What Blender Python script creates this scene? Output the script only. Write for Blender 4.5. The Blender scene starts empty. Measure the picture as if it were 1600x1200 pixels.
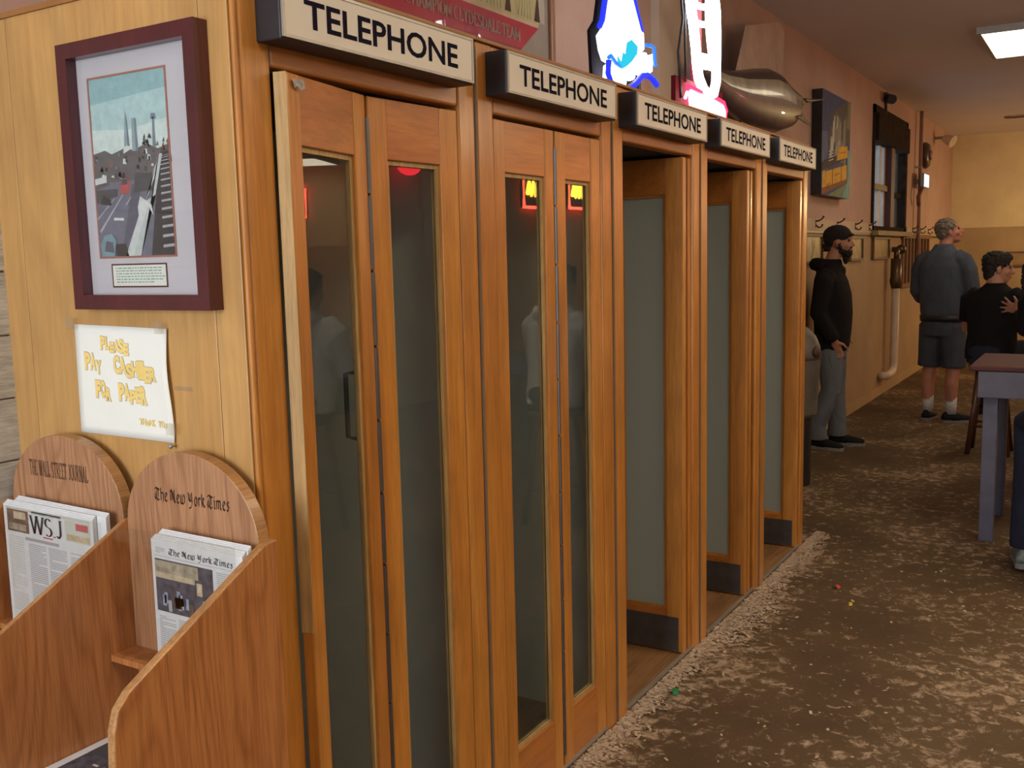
import bpy, bmesh, math, random
import numpy as np
from mathutils import Vector, Matrix
random.seed(7); rng = np.random.default_rng(7)
S = bpy.context.scene
COL = S.collection
R = math.radians

# ------------------------------------------------------------------ camera
CAM = np.array([1.39, -1.344, 1.6]); F = 1538.56
yaw, pitch, roll = R(31.378), R(7.265), R(-1.34)
fwd = np.array([-math.sin(yaw) * math.cos(pitch), math.cos(yaw) * math.cos(pitch), -math.sin(pitch)])
r0 = np.array([math.cos(yaw), math.sin(yaw), 0.0]); u0 = np.cross(r0, fwd)
rt = math.cos(roll) * r0 + math.sin(roll) * u0; up = -math.sin(roll) * r0 + math.cos(roll) * u0
cd = bpy.data.cameras.new('camera'); cam = bpy.data.objects.new('camera', cd); COL.objects.link(cam)
cd.sensor_fit = 'HORIZONTAL'; cd.sensor_width = 36; cd.lens = F * 36 / 1600; cd.clip_start = .02; cd.clip_end = 200
M = Matrix.Identity(4)
for k in range(3):
    M[k][0] = rt[k]; M[k][1] = up[k]; M[k][2] = -fwd[k]; M[k][3] = CAM[k]
cam.matrix_world = M
S.camera = cam

# ------------------------------------------------------------------ world, exposure, daylight
W = bpy.data.worlds.new('world'); S.world = W; W.use_nodes = True
bg = W.node_tree.nodes['Background']; bg.inputs['Color'].default_value = (.55, .72, 1.0, 1); bg.inputs['Strength'].default_value = 1.1
S.view_settings.view_transform = 'Standard'; S.view_settings.look = 'None'
S.view_settings.gamma = 1; S.view_settings.use_curve_mapping = False
S.view_settings.exposure = .40
def area(name, loc, rot, sx, sy, power, col):
    l = bpy.data.lights.new(name, 'AREA'); l.shape = 'RECTANGLE'; l.size = sx; l.size_y = sy; l.energy = power; l.color = col
    o = bpy.data.objects.new(name, l); COL.objects.link(o); o.location = loc; o.rotation_euler = rot; return o
# daylight pouring in through the shop front behind the camera
area('shopfront_daylight', (-.35, -3.95, 1.75), (R(90), 0, 0), 2.6, 2.0, 128, (.93, .96, 1.0))
PANEL = 7.5          # fluorescent diffuser radiance
WARM = (1.0, .83, .60)

# ------------------------------------------------------------------ helpers
def tag(o, label=None, cat=None, group=None, kind=None):
    if label: o['label'] = label
    if cat: o['category'] = cat
    if group: o['group'] = group
    if kind: o['kind'] = kind
    return o
def thing(name, label, cat, loc=(0, 0, 0), rz=0, group=None):
    o = bpy.data.objects.new(name, None); COL.objects.link(o); o.location = loc; o.rotation_euler = (0, 0, rz)
    o.empty_display_size = .1
    return tag(o, label, cat, group)
class MB:
    def __init__(s): s.v = []; s.f = []; s.m = []
    def add(s, vs, fs, m=0):
        b = len(s.v); s.v += [tuple(map(float, p)) for p in vs]; s.f += [tuple(b + i for i in f) for f in fs]; s.m += [m] * len(fs); return s
    def box(s, a, b, m=0):
        (x0, y0, z0), (x1, y1, z1) = a, b
        x0, x1 = min(x0, x1), max(x0, x1); y0, y1 = min(y0, y1), max(y0, y1); z0, z1 = min(z0, z1), max(z0, z1)
        return s.add([(x0, y0, z0), (x1, y0, z0), (x1, y1, z0), (x0, y1, z0), (x0, y0, z1), (x1, y0, z1), (x1, y1, z1), (x0, y1, z1)],
                     [(0, 3, 2, 1), (4, 5, 6, 7), (0, 1, 5, 4), (1, 2, 6, 5), (2, 3, 7, 6), (3, 0, 4, 7)], m)
    def obox(s, o, d, n, l, t, z0, z1, m=0):     # along d from o, depth t against n
        o = Vector((o[0], o[1], 0)); d = Vector((d[0], d[1], 0)); n = Vector((n[0], n[1], 0))
        p = [o, o + d * l, o + d * l - n * t, o - n * t]
        vs = [(q.x, q.y, z0) for q in p] + [(q.x, q.y, z1) for q in p]
        fs = [(0, 1, 2, 3), (7, 6, 5, 4), (0, 4, 5, 1), (1, 5, 6, 2), (2, 6, 7, 3), (3, 7, 4, 0)]
        if d.cross(n).z > 0: fs = [f[::-1] for f in fs]
        return s.add(vs, [f[::-1] for f in fs], m)
    def prism(s, poly, axis, a, b, m=0):          # poly in the two other axes
        n = len(poly)
        def P(q, h):
            if axis == 0: return (h, q[0], q[1])
            if axis == 1: return (q[0], h, q[1])
            return (q[0], q[1], h)
        vs = [P(q, a) for q in poly] + [P(q, b) for q in poly]
        fs = [tuple(range(n)), tuple(range(2 * n - 1, n - 1, -1))] + [(i, n + i, n + (i + 1) % n, (i + 1) % n) for i in range(n)]
        return s.add(vs, fs, m)
    def tube(s, pts, rad, n=10, m=0, cap=True, closed=False, ell=None):
        pts = [Vector(p) for p in pts]; k = len(pts)
        if not hasattr(rad, '__len__'): rad = [rad] * k
        ref = None; rings = []; vs = []
        for i, p in enumerate(pts):
            if closed: t = pts[(i + 1) % k] - pts[i - 1]
            else: t = pts[min(i + 1, k - 1)] - pts[max(i - 1, 0)]
            t.normalize()
            if ref is None:
                ref = Vector((0, 0, 1)) if abs(t.z) < .9 else Vector((1, 0, 0))
                if ell is not None: ref = Vector(ell)
            u = (ref - t * ref.dot(t)); u.normalize(); w = t.cross(u); ref = u
            ra = rad[i]; rb = ra
            if hasattr(ra, '__len__'): ra, rb = ra
            for j in range(n):
                a = 2 * math.pi * j / n
                vs.append(p + u * (math.cos(a) * ra) + w * (math.sin(a) * rb))
        fs = []
        for i in range(k if closed else k - 1):
            i2 = (i + 1) % k
            for j in range(n):
                j2 = (j + 1) % n
                fs.append((i * n + j, i * n + j2, i2 * n + j2, i2 * n + j))
        if cap and not closed:
            fs.append(tuple(range(n - 1, -1, -1))); fs.append(tuple((k - 1) * n + j for j in range(n)))
        return s.add(vs, fs, m)
    def ball(s, c, r, n=14, k=9, m=0, rot=None):
        if not hasattr(r, '__len__'): r = (r, r, r)
        c = Vector(c); vs = []
        def P(x, y, z):
            q = Vector((x * r[0], y * r[1], z * r[2]))
            if rot is not None: q = rot @ q
            return c + q
        vs.append(P(0, 0, 1))
        for i in range(1, k):
            a = math.pi * i / k
            for j in range(n):
                b = 2 * math.pi * j / n; vs.append(P(math.sin(a) * math.cos(b), math.sin(a) * math.sin(b), math.cos(a)))
        vs.append(P(0, 0, -1)); e = len(vs) - 1; fs = []
        for j in range(n): fs.append((0, 1 + j, 1 + (j + 1) % n))
        for i in range(k - 2):
            for j in range(n):
                a = 1 + i * n + j; b = 1 + i * n + (j + 1) % n
                fs.append((a, a + n, b + n, b))
        for j in range(n): fs.append((e, 1 + (k - 2) * n + (j + 1) % n, 1 + (k - 2) * n + j))
        return s.add(vs, fs, m)
    def lathe(s, prof, c=(0, 0), n=24, m=0):
        k = len(prof); vs = []; fs = []
        for (r, z) in prof:
            for j in range(n):
                a = 2 * math.pi * j / n; vs.append((c[0] + r * math.cos(a), c[1] + r * math.sin(a), z))
        for i in range(k - 1):
            for j in range(n):
                j2 = (j + 1) % n; fs.append((i * n + j, i * n + j2, (i + 1) * n + j2, (i + 1) * n + j))
        fs.append(tuple(range(n - 1, -1, -1))); fs.append(tuple((k - 1) * n + j for j in range(n)))
        return s.add(vs, fs, m)
    def mesh(s, name):
        me = bpy.data.meshes.new(name); me.from_pydata(s.v, [], s.f)
        return me
    def build(s, name, mats, parent=None, smooth=False, bevel=0, kind=None, label=None, seg=2):
        me = s.mesh(name)
        if not isinstance(mats, (list, tuple)): mats = [mats]
        for m in mats: me.materials.append(m)
        if len(mats) > 1: me.polygons.foreach_set('material_index', s.m)
        if smooth: me.polygons.foreach_set('use_smooth', [True] * len(me.polygons))
        if len(s.f) < 3000:
            bm = bmesh.new(); bm.from_mesh(me); bmesh.ops.recalc_face_normals(bm, faces=bm.faces); bm.to_mesh(me); bm.free()
        me.update()
        o = bpy.data.objects.new(name, me); COL.objects.link(o)
        if parent: o.parent = parent
        if bevel:
            b = o.modifiers.new('bevel', 'BEVEL'); b.width = bevel; b.segments = seg; b.limit_method = 'ANGLE'
            b.harden_normals = False
        if kind: o['kind'] = kind
        if label: o['label'] = label
        return o
def copy_tree(o, parent=None):
    c = o.copy(); COL.objects.link(c)
    if parent: c.parent = parent
    for ch in list(o.children): copy_tree(ch, c)
    return c

# ------------------------------------------------------------------ materials
def lin(r, g, b):
    f = lambda c: (c / 255 / 12.92) if c / 255 <= .04045 else ((c / 255 + .055) / 1.055) ** 2.4
    return (f(r), f(g), f(b), 1)
def newmat(name):
    m = bpy.data.materials.new(name); m.use_nodes = True; nt = m.node_tree
    return m, nt, nt.nodes['Principled BSDF']
def ramp(nt, stops):
    r = nt.nodes.new('ShaderNodeValToRGB'); e = r.color_ramp.elements
    while len(e) < len(stops): e.new(.5)
    for k, (p, c) in enumerate(stops): e[k].position = p; e[k].color = c
    return r
def noise(nt, scale, vec=None, detail=4, rough=.5, dist=0):
    n = nt.nodes.new('ShaderNodeTexNoise'); n.inputs['Scale'].default_value = scale; n.inputs['Detail'].default_value = detail
    n.inputs['Roughness'].default_value = rough; n.inputs['Distortion'].default_value = dist
    if vec is not None: nt.links.new(vec, n.inputs['Vector'])
    return n
def coords(nt, scale=(1, 1, 1), out='Object', jitter=False):
    t = nt.nodes.new('ShaderNodeTexCoord'); mp = nt.nodes.new('ShaderNodeMapping'); mp.inputs['Scale'].default_value = scale
    nt.links.new(t.outputs[out], mp.inputs['Vector'])
    if jitter:
        oi = nt.nodes.new('ShaderNodeObjectInfo'); mu = nt.nodes.new('ShaderNodeMath'); mu.operation = 'MULTIPLY'; mu.inputs[1].default_value = 23
        cb = nt.nodes.new('ShaderNodeCombineXYZ'); nt.links.new(oi.outputs['Random'], mu.inputs[0])
        for k in range(3): nt.links.new(mu.outputs[0], cb.inputs[k])
        nt.links.new(cb.outputs[0], mp.inputs['Location'])
    return mp.outputs['Vector']
def mix(nt, fac, a, b, mode='MIX'):
    m = nt.nodes.new('ShaderNodeMix'); m.data_type = 'RGBA'; m.blend_type = mode
    for sock, val in ((m.inputs[0], fac), (m.inputs[6], a), (m.inputs[7], b)):
        if hasattr(val, 'links'): nt.links.new(val, sock)
        else: sock.default_value = val
    return m.outputs[2]
def bump(nt, bsdf, h, strength=.2, dist=.002):
    b = nt.nodes.new('ShaderNodeBump'); b.inputs['Strength'].default_value = strength; b.inputs['Distance'].default_value = dist
    nt.links.new(h, b.inputs['Height']); nt.links.new(b.outputs[0], bsdf.inputs['Normal'])
def plain(name, c, rough=.6, metal=0, spec=.5, var=.12, vs=12, coat=0):
    m, nt, b = newmat(name); v = coords(nt)
    n = noise(nt, vs, v)
    dk = tuple(x * (1 - var) for x in c[:3]) + (1,); lt = tuple(min(1, x * (1 + var)) for x in c[:3]) + (1,)
    r = ramp(nt, [(.3, dk), (.7, lt)]); nt.links.new(n.outputs['Fac'], r.inputs[0]); nt.links.new(r.outputs[0], b.inputs['Base Color'])
    b.inputs['Roughness'].default_value = rough; b.inputs['Metallic'].default_value = metal
    b.inputs['Specular IOR Level'].default_value = spec; b.inputs['Coat Weight'].default_value = coat
    return m
def emit(name, c, s):
    m, nt, b = newmat(name); b.inputs['Base Color'].default_value = (.02, .02, .02, 1); b.inputs['Specular IOR Level'].default_value = .1
    b.inputs['Emission Color'].default_value = c; b.inputs['Emission Strength'].default_value = s
    return m
def wood(name, light, dark, axis='Z', freq=14, stretch=.06, rough=.35, coat=.3, figure=.5, streak=.35, pores=None):
    m, nt, b = newmat(name)
    sc = [1, 1, 1]; sc['XYZ'.index(axis)] = stretch
    v = coords(nt, sc, jitter=True)
    n1 = noise(nt, freq, v, 5, .6, .6)
    r = ramp(nt, [(.28, dark), (.5, tuple(.5 * (a + c) for a, c in zip(light, dark))), (.72, light)])
    nt.links.new(n1.outputs['Fac'], r.inputs[0])
    n2 = noise(nt, freq * 9, v, 3, .7)
    r2 = ramp(nt, [(.35, (1 - streak,) * 3 + (1,)), (.6, (1, 1, 1, 1))]); nt.links.new(n2.outputs['Fac'], r2.inputs[0])
    c = mix(nt, 1.0, r.outputs[0], r2.outputs[0], 'MULTIPLY')
    # broad figure blotches (birch / maple chatoyance)
    sc2 = [1.0, 1.0, 1.0]; sc2['XYZ'.index(axis)] = .45
    v2 = coords(nt, sc2, jitter=True)
    n3 = noise(nt, 7, v2, 3, .5, 1.2)
    r3 = ramp(nt, [(.3, (1 - figure * .5,) * 3 + (1,)), (.7, (1, 1, 1, 1))]); nt.links.new(n3.outputs['Fac'], r3.inputs[0])
    c = mix(nt, 1.0, c, r3.outputs[0], 'MULTIPLY')
    nt.links.new(c, b.inputs['Base Color'])
    b.inputs['Roughness'].default_value = rough; b.inputs['Coat Weight'].default_value = coat; b.inputs['Coat Roughness'].default_value = .18
    bump(nt, b, n2.outputs['Fac'], .08, .001)
    return m
def oak(name, light, dark, axis='Z'):
    m, nt, b = newmat(name)
    sc = [1, 1, 1]; sc['XYZ'.index(axis)] = .16
    v = coords(nt, sc, jitter=True)
    n0 = noise(nt, 5.5, v, 2, .5, .3)
    # cathedral rings: contour lines of a stretched noise field
    mul = nt.nodes.new('ShaderNodeMath'); mul.operation = 'MULTIPLY'; mul.inputs[1].default_value = 17; nt.links.new(n0.outputs['Fac'], mul.inputs[0])
    fr = nt.nodes.new('ShaderNodeMath'); fr.operation = 'FRACT'; nt.links.new(mul.outputs[0], fr.inputs[0])
    r = ramp(nt, [(0, dark), (.3, light), (.75, light), (1, dark)]); nt.links.new(fr.outputs[0], r.inputs[0])
    sc2 = [1, 1, 1]; sc2['XYZ'.index(axis)] = .035
    v2 = coords(nt, sc2, jitter=True)
    n2 = noise(nt, 190, v2, 3, .7)
    r2 = ramp(nt, [(.38, (.50, .46, .42, 1)), (.56, (1, 1, 1, 1))]); nt.links.new(n2.outputs['Fac'], r2.inputs[0])
    mid = tuple(.6 * a + .4 * c for a, c in zip(light, dark))
    c = mix(nt, .52, mid, r.outputs[0]); c = mix(nt, .5, c, r2.outputs[0], 'MULTIPLY')
    nt.links.new(c, b.inputs['Base Color']); b.inputs['Roughness'].default_value = .42; b.inputs['Coat Weight'].default_value = .12
    bump(nt, b, n2.outputs['Fac'], .1, .001)
    return m
def glass(name, tint=(.93, .96, .96, 1), rough=.0, f0=.04, haze=0.0):
    m, nt, b = newmat(name); nt.nodes.remove(b); out = nt.nodes['Material Output']
    g = nt.nodes.new('ShaderNodeNewGeometry'); d = nt.nodes.new('ShaderNodeVectorMath'); d.operation = 'DOT_PRODUCT'
    nt.links.new(g.outputs['Normal'], d.inputs[0]); nt.links.new(g.outputs['Incoming'], d.inputs[1])
    def mth(op, a, bb=None):
        q = nt.nodes.new('ShaderNodeMath'); q.operation = op
        for k, x in enumerate((a, bb)):
            if x is None: continue
            if hasattr(x, 'links'): nt.links.new(x, q.inputs[k])
            else: q.inputs[k].default_value = x
        return q.outputs[0]
    ab = mth('ABSOLUTE', d.outputs['Value']); om = mth('SUBTRACT', 1.0, ab); p5 = mth('POWER', om, 5.0)
    fr = mth('ADD', mth('MULTIPLY', p5, 1 - f0), f0)
    tr = nt.nodes.new('ShaderNodeBsdfTransparent'); tr.inputs[0].default_value = tint
    gl = nt.nodes.new('ShaderNodeBsdfGlossy'); gl.inputs['Roughness'].default_value = rough
    mx = nt.nodes.new('ShaderNodeMixShader'); nt.links.new(fr, mx.inputs[0]); nt.links.new(tr.outputs[0], mx.inputs[1]); nt.links.new(gl.outputs[0], mx.inputs[2])
    last = mx.outputs[0]
    if haze:
        df = nt.nodes.new('ShaderNodeBsdfDiffuse'); df.inputs[0].default_value = (.55, .6, .58, 1)
        m2 = nt.nodes.new('ShaderNodeMixShader'); m2.inputs[0].default_value = haze
        nt.links.new(last, m2.inputs[1]); nt.links.new(df.outputs[0], m2.inputs[2]); last = m2.outputs[0]
    nt.links.new(last, out.inputs['Surface'])
    return m

M_booth = wood('booth_birch', (.66, .285, .052, 1), (.47, .168, .026, 1), freq=11, rough=.36, coat=.35, streak=.22, figure=.4)
M_boothx = wood('booth_birch_cross', (.57, .215, .042, 1), (.43, .135, .024, 1), axis='Y', freq=11, rough=.36, coat=.35, streak=.2, figure=.4)
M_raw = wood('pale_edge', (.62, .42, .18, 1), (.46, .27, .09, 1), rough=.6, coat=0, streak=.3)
M_ply = wood('plywood_maple', (.62, .36, .125, 1), (.50, .265, .08, 1), freq=7, rough=.42, coat=.2, streak=.14, figure=.42)
M_oak = oak('rack_oak', (.50, .205, .066, 1), (.31, .105, .028, 1))
M_oakback = oak('rack_oak_back', (.47, .245, .125, 1), (.28, .125, .055, 1))
M_oakedge = wood('rack_edge', (.55, .29, .11, 1), (.42, .2, .07, 1), axis='Y', freq=20, rough=.4, coat=.2)
M_partition = plain('booth_partition_paint', (.50, .545, .52, 1), .5, var=.08, vs=6)
M_dark = plain('booth_ceiling_dark', (.03, .026, .025, 1), .8)
M_kick = plain('kick_plate', (.055, .048, .050, 1), .45, var=.25, vs=20)
M_hinge = plain('hinge_steel', (.16, .155, .16, 1), .4, .8)
M_boothfloor = wood('booth_floor', (.34, .17, .065, 1), (.22, .10, .035, 1), axis='Y', freq=8, rough=.6, coat=0)
M_black = plain('black_metal', (.018, .016, .02, 1), .45, var=.2)
M_sign = plain('sign_acrylic', (.66, .61, .54, 1), .5, var=.04, vs=5)
M_navy = plain('sign_letters', (.012, .011, .022, 1), .9, spec=.05)
M_rim = plain('sign_rim', (.34, .32, .29, 1), .4, .5)
M_glass = glass('door_glass', haze=.012)
M_frost = glass('booth_pane_hazy', (.86, .90, .88, 1), .03, .04, .10)
M_litpane = glass('pane_lit_haze', (.80, .84, .82, 1), .12, .04, .50)  # same door glass; pale haze paints in the light on open panes
M_clear = glass('acrylic_clear', (.95, .95, .94, 1), .02)
M_paper = plain('paper_white', (.80, .82, .76, 1), .8, var=.02)
M_news = plain('newsprint', (.66, .68, .70, 1), .85, var=.05, vs=40)
M_ink = plain('ink', (.06, .06, .07, 1), .8)
M_grey = plain('print_grey', (.36, .37, .39, 1), .8)
M_tape = glass('clear_tape', (.97, .95, .92, 1), .25, .04, .07)
M_maroon = wood('maroon_frame', (.105, .012, .018, 1), (.065, .008, .012, 1), freq=16, rough=.35, coat=.4, streak=.2)
M_mat = plain('mat_board', (.58, .575, .64, 1), .9, var=.02)
M_yellow = plain('highlighter_yellow', (.82, .62, .20, 1), .8, var=.08)
M_pencil = plain('pencil_line', (.40, .35, .27, 1), .8)
M_burn = plain('burnt_engraving', (.07, .03, .018, 1), .8)
M_burnlight = plain('burnt_engraving_light', (.15, .068, .035, 1), .8)

# ------------------------------------------------------------------ structure
m, nt, b = newmat('sawdust_floor')
v = coords(nt)
big = noise(nt, 1.3, v, 3, .6)
fine = noise(nt, 17, v, 9, .76, .5)
speck = noise(nt, 46, v, 5, .7)
add = nt.nodes.new('ShaderNodeMath'); add.operation = 'MULTIPLY_ADD'; nt.links.new(big.outputs['Fac'], add.inputs[0]); add.inputs[1].default_value = .42
nt.links.new(fine.outputs['Fac'], add.inputs[2])
# sawdust gathers along the foot of the booths (x near 0)
sx = nt.nodes.new('ShaderNodeSeparateXYZ'); nt.links.new(v, sx.inputs[0])
mr = nt.nodes.new('ShaderNodeMapRange'); mr.inputs[1].default_value = .26; mr.inputs[2].default_value = .0; mr.inputs[3].default_value = 0; mr.inputs[4].default_value = .14
nt.links.new(sx.outputs[0], mr.inputs[0])
a2 = nt.nodes.new('ShaderNodeMath'); a2.operation = 'ADD'; nt.links.new(add.outputs[0], a2.inputs[0]); 
my = nt.nodes.new('ShaderNodeMapRange'); my.inputs[1].default_value = 3.9; my.inputs[2].default_value = 4.5; my.inputs[3].default_value = 1; my.inputs[4].default_value = 0
nt.links.new(sx.outputs[1], my.inputs[0]); mm_ = nt.nodes.new('ShaderNodeMath'); mm_.operation = 'MULTIPLY'; nt.links.new(mr.outputs[0], mm_.inputs[0]); nt.links.new(my.outputs[0], mm_.inputs[1]); nt.links.new(mm_.outputs[0], a2.inputs[1])
mk = ramp(nt, [(.70, (0, 0, 0, 1)), (.80, (1, 1, 1, 1))]); mk.color_ramp.elements[0].position = .748; mk.color_ramp.elements[1].position = .845
nt.links.new(a2.outputs[0], mk.inputs[0])
dirt = ramp(nt, [(.3, (.068, .042, .021, 1)), (.7, (.125, .078, .039, 1))]); nt.links.new(big.outputs['Fac'], dirt.inputs[0])
dust = ramp(nt, [(.3, (.24, .165, .105, 1)), (.7, (.48, .355, .25, 1))]); nt.links.new(speck.outputs['Fac'], dust.inputs[0])
sp = ramp(nt, [(.62, (0, 0, 0, 1)), (.70, (.7, .7, .7, 1))]); nt.links.new(speck.outputs['Fac'], sp.inputs[0])
c1 = mix(nt, sp.outputs[0], dirt.outputs[0], (.19, .125, .075, 1)); c2 = mix(nt, mk.outputs[0], c1, dust.outputs[0])
nt.links.new(c2, b.inputs['Base Color']); b.inputs['Roughness'].default_value = .8; b.inputs['Specular IOR Level'].default_value = .25
bump(nt, b, a2.outputs[0], .5, .01)
M_floor = m
def wallmat(name, c, var=.1, sc=2.2):
    m, nt, b = newmat(name); v = coords(nt); n = noise(nt, sc, v, 5, .6)
    r = ramp(nt, [(.3, tuple(x * (1 - var) for x in c) + (1,)), (.7, tuple(min(1, x * (1 + var)) for x in c) + (1,))])
    nt.links.new(n.outputs['Fac'], r.inputs[0]); nt.links.new(r.outputs[0], b.inputs['Base Color']); b.inputs['Roughness'].default_value = .75
    n2 = noise(nt, 90, v, 3); bump(nt, b, n2.outputs['Fac'], .12, .003)
    return m
M_wall = wallmat('wall_pink_plaster', (.50, .335, .275))
M_wall2 = wallmat('wall_cream_plaster', (.74, .60, .35))
M_wains = wallmat('wall_tan_dado', (.44, .31, .17))
M_ceil = wallmat('ceiling_paint', (.74, .66, .66), .05, .8)
X0, X1, Y0, Y1, HC = -.78, 6.2, -4.0, 15.3, 3.29
st = lambda mb, n, m, **k: mb.build(n, m, kind='structure', **k)
st(MB().box((X0 - .2, Y0 - .2, -.12), (X1 + .2, Y1 + .2, 0)), 'floor', M_floor)
st(MB().box((X0 - .2, Y0 - .2, HC), (X1 + .2, Y1 + .2, HC + .12)), 'ceiling', M_ceil)
WY0, WY1, WZ0, WZ1 = 9.42, 11.35, 1.80, 3.08
wl = MB()
wl.box((X0 - .2, Y0 - .2, 0), (X0, WY0, HC)); wl.box((X0 - .2, WY1, 0), (X0, Y1 + .2, HC))
wl.box((X0 - .2, WY0, 0), (X0, WY1, WZ0)); wl.box((X0 - .2, WY0, WZ1), (X0, WY1, HC))
wall_left = st(wl, 'wall_left', M_wall)
wf = MB().box((X0, Y1, 0), (X1, Y1 + .2, HC)); wall_far = st(wf, 'wall_far', M_wall2)
MB().box((X0 + .002, Y1 - .012, 0), (X1 - .002, Y1, 1.90)).build('wall_dado', M_wains, wall_far)
st(MB().box((X1, Y0 - .2, 0), (X1 + .2, Y1 + .2, HC)), 'wall_right', M_wains)
wb = MB()                                            # shop front behind the camera: wall with a wide window opening
wb.box((X0, Y0 - .2, 0), (X1, Y0, .55)); wb.box((X0, Y0 - .2, 2.75), (X1, Y0, HC)); wb.box((1.05, Y0 - .2, .55), (3.0, Y0, 2.75)); wb.box((5.6, Y0 - .2, .55), (X1, Y0, 2.75)); wb.box((X0, Y0 - .2, .55), (X0 + .12, Y0, 2.75))
wall_back = st(wb, 'wall_back', M_wains)
for k, (a, c) in enumerate(((X0 + .12, 1.05), (3.0, 5.6))):
    w = MB().box((a, Y0 - .14, .55), (c, Y0 - .06, .62)).box((a, Y0 - .14, 2.68), (c, Y0 - .06, 2.75)).box((a, Y0 - .14, .62), (a + .06, Y0 - .06, 2.68)).box((c - .06, Y0 - .14, .62), (c, Y0 - .06, 2.68))
    wo = st(w, 'window_%d' % (k + 2), M_booth)
    MB().box((a + .06, Y0 - .105, .62), (c - .06, Y0 - .10, 2.68)).build('pane', M_clear, wo)
# left wall window: dark frame, red mullion, meeting rail, panes
M_wframe = plain('window_frame_brown', (.034, .022, .016, 1), .9, spec=.08, var=.3)
M_wyel = plain('window_reveal_ochre', (.28, .20, .09, 1), .6, var=.2)
M_wred = plain('window_mullion_maroon', (.09, .03, .035, 1), .5)
M_wwhite = plain('window_white_bar', (.62, .60, .58, 1), .5)
w1 = st(MB().box((X0 - .10, WY0, WZ0), (X0 + .02, WY0 + .07, WZ1)).box((X0 - .10, WY1 - .09, WZ0), (X0 + .02, WY1, WZ1)).box((X0 - .10, WY0, WZ1 - .08), (X0 + .02, WY1, WZ1)).box((X0 - .10, WY0, WZ0), (X0 + .02, WY1, WZ0 + .05)), 'window_1', M_wframe)
MB().box((X0 - .08, WY0 + .07, 2.72), (X0 + .05, WY1 - .05, 3.0)).build('valance', M_wframe, w1)
MB().box((X0 - .085, WY0 + .07, 2.24), (X0 - .02, 10.38, 2.30)).build('meeting_rail', M_wyel, w1)
MB().box((X0 - .085, 10.56, 2.20), (X0 - .02, WY1 - .09, 2.25)).build('meeting_rail', M_wframe, w1)
MB().box((X0 - .09, 10.40, WZ0 + .05), (X0 + .015, 10.58, 2.74)).build('mullion', M_wred, w1)
for y in (9.72, 10.05, 10.30):
    MB().box((X0 - .09, y, WZ0 + .05), (X0 - .05, y + (.12 if y > 10 else .05), 2.74)).build('glazing_bar', M_wwhite, w1)
MB().box((X0 - .07, WY0 + .07, WZ0 + .05), (X0 - .064, 10.40, 2.74)).build('pane', M_frost, w1)
MB().box((X0 - .07, 10.58, WZ0 + .05), (X0 - .064, WY1 - .09, 2.74)).build('pane', M_frost, w1)
MB().box((X0 - .05, WY0 - .04, WZ0 - .05), (X0 + .09, WY1 + .03, WZ0)).build('window_sill', M_wyel, w1)
# lower dado on the left wall beyond the booths and the rail line
MB().box((X0, 4.05, 0), (X0 + .008, 15.28, 1.765)).build('wall_dado', wallmat('left_dado', (.39, .275, .15)), wall_left)
MB().box((X0, 4.05, 0), (X0 + .02, 15.28, .10)).build('baseboard', wallmat('base', (.42, .31, .16)), wall_left)
# lime-washed boards left of the booths
M_lime = wood('limewashed_board', (.72, .70, .62, 1), (.52, .50, .43, 1), axis='Y', freq=16, stretch=.1, rough=.8, coat=0, streak=.35)
for k in range(15):
    MB().box((X0, -3.9, .004 + k * .145), (X0 + .012, -.003, .145 + k * .145)).build('wall_board', M_lime, wall_left, bevel=.002)
# plaster pilaster behind the second neon
st(MB().box((X0, 3.72, 2.0), (X0 + .05, 4.12, HC)), 'trim_1', wallmat('pilaster', (.50, .40, .30)))
st(MB().box((X0, 4.12, 2.0), (X0 + .09, 4.20, HC)), 'trim_2', wallmat('pilaster_edge', (.36, .26, .23)))

# ------------------------------------------------------------------ lettering helpers
def text_geo(s, offset=0.0):
    cu = bpy.data.curves.new('t', 'FONT'); cu.body = s; cu.size = 1; cu.offset = offset; cu.resolution_u = 3; cu.fill_mode = 'FRONT'
    ob = bpy.data.objects.new('t', cu); me = bpy.data.meshes.new_from_object(ob)
    vs = np.array([v.co[:] for v in me.vertices]) if len(me.vertices) else np.zeros((0, 3)); fs = [tuple(p.vertices) for p in me.polygons]
    bpy.data.objects.remove(ob); bpy.data.curves.remove(cu); bpy.data.meshes.remove(me)
    return vs, fs
def put_text(mb, s, o, rv, uv, width, height, m=0, offset=0.0, nrm=None, ext=0):
    vs, fs = text_geo(s, offset)
    if len(vs) == 0: return
    cap = .69
    x0, x1 = vs[:, 0].min(), vs[:, 0].max()
    o, rv, uv = Vector(o), Vector(rv), Vector(uv)
    P = [o + rv * ((p[0] - x0) / (x1 - x0) * width) + uv * (p[1] / cap * height) for p in vs]
    mb.add(P, fs, m)
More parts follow.
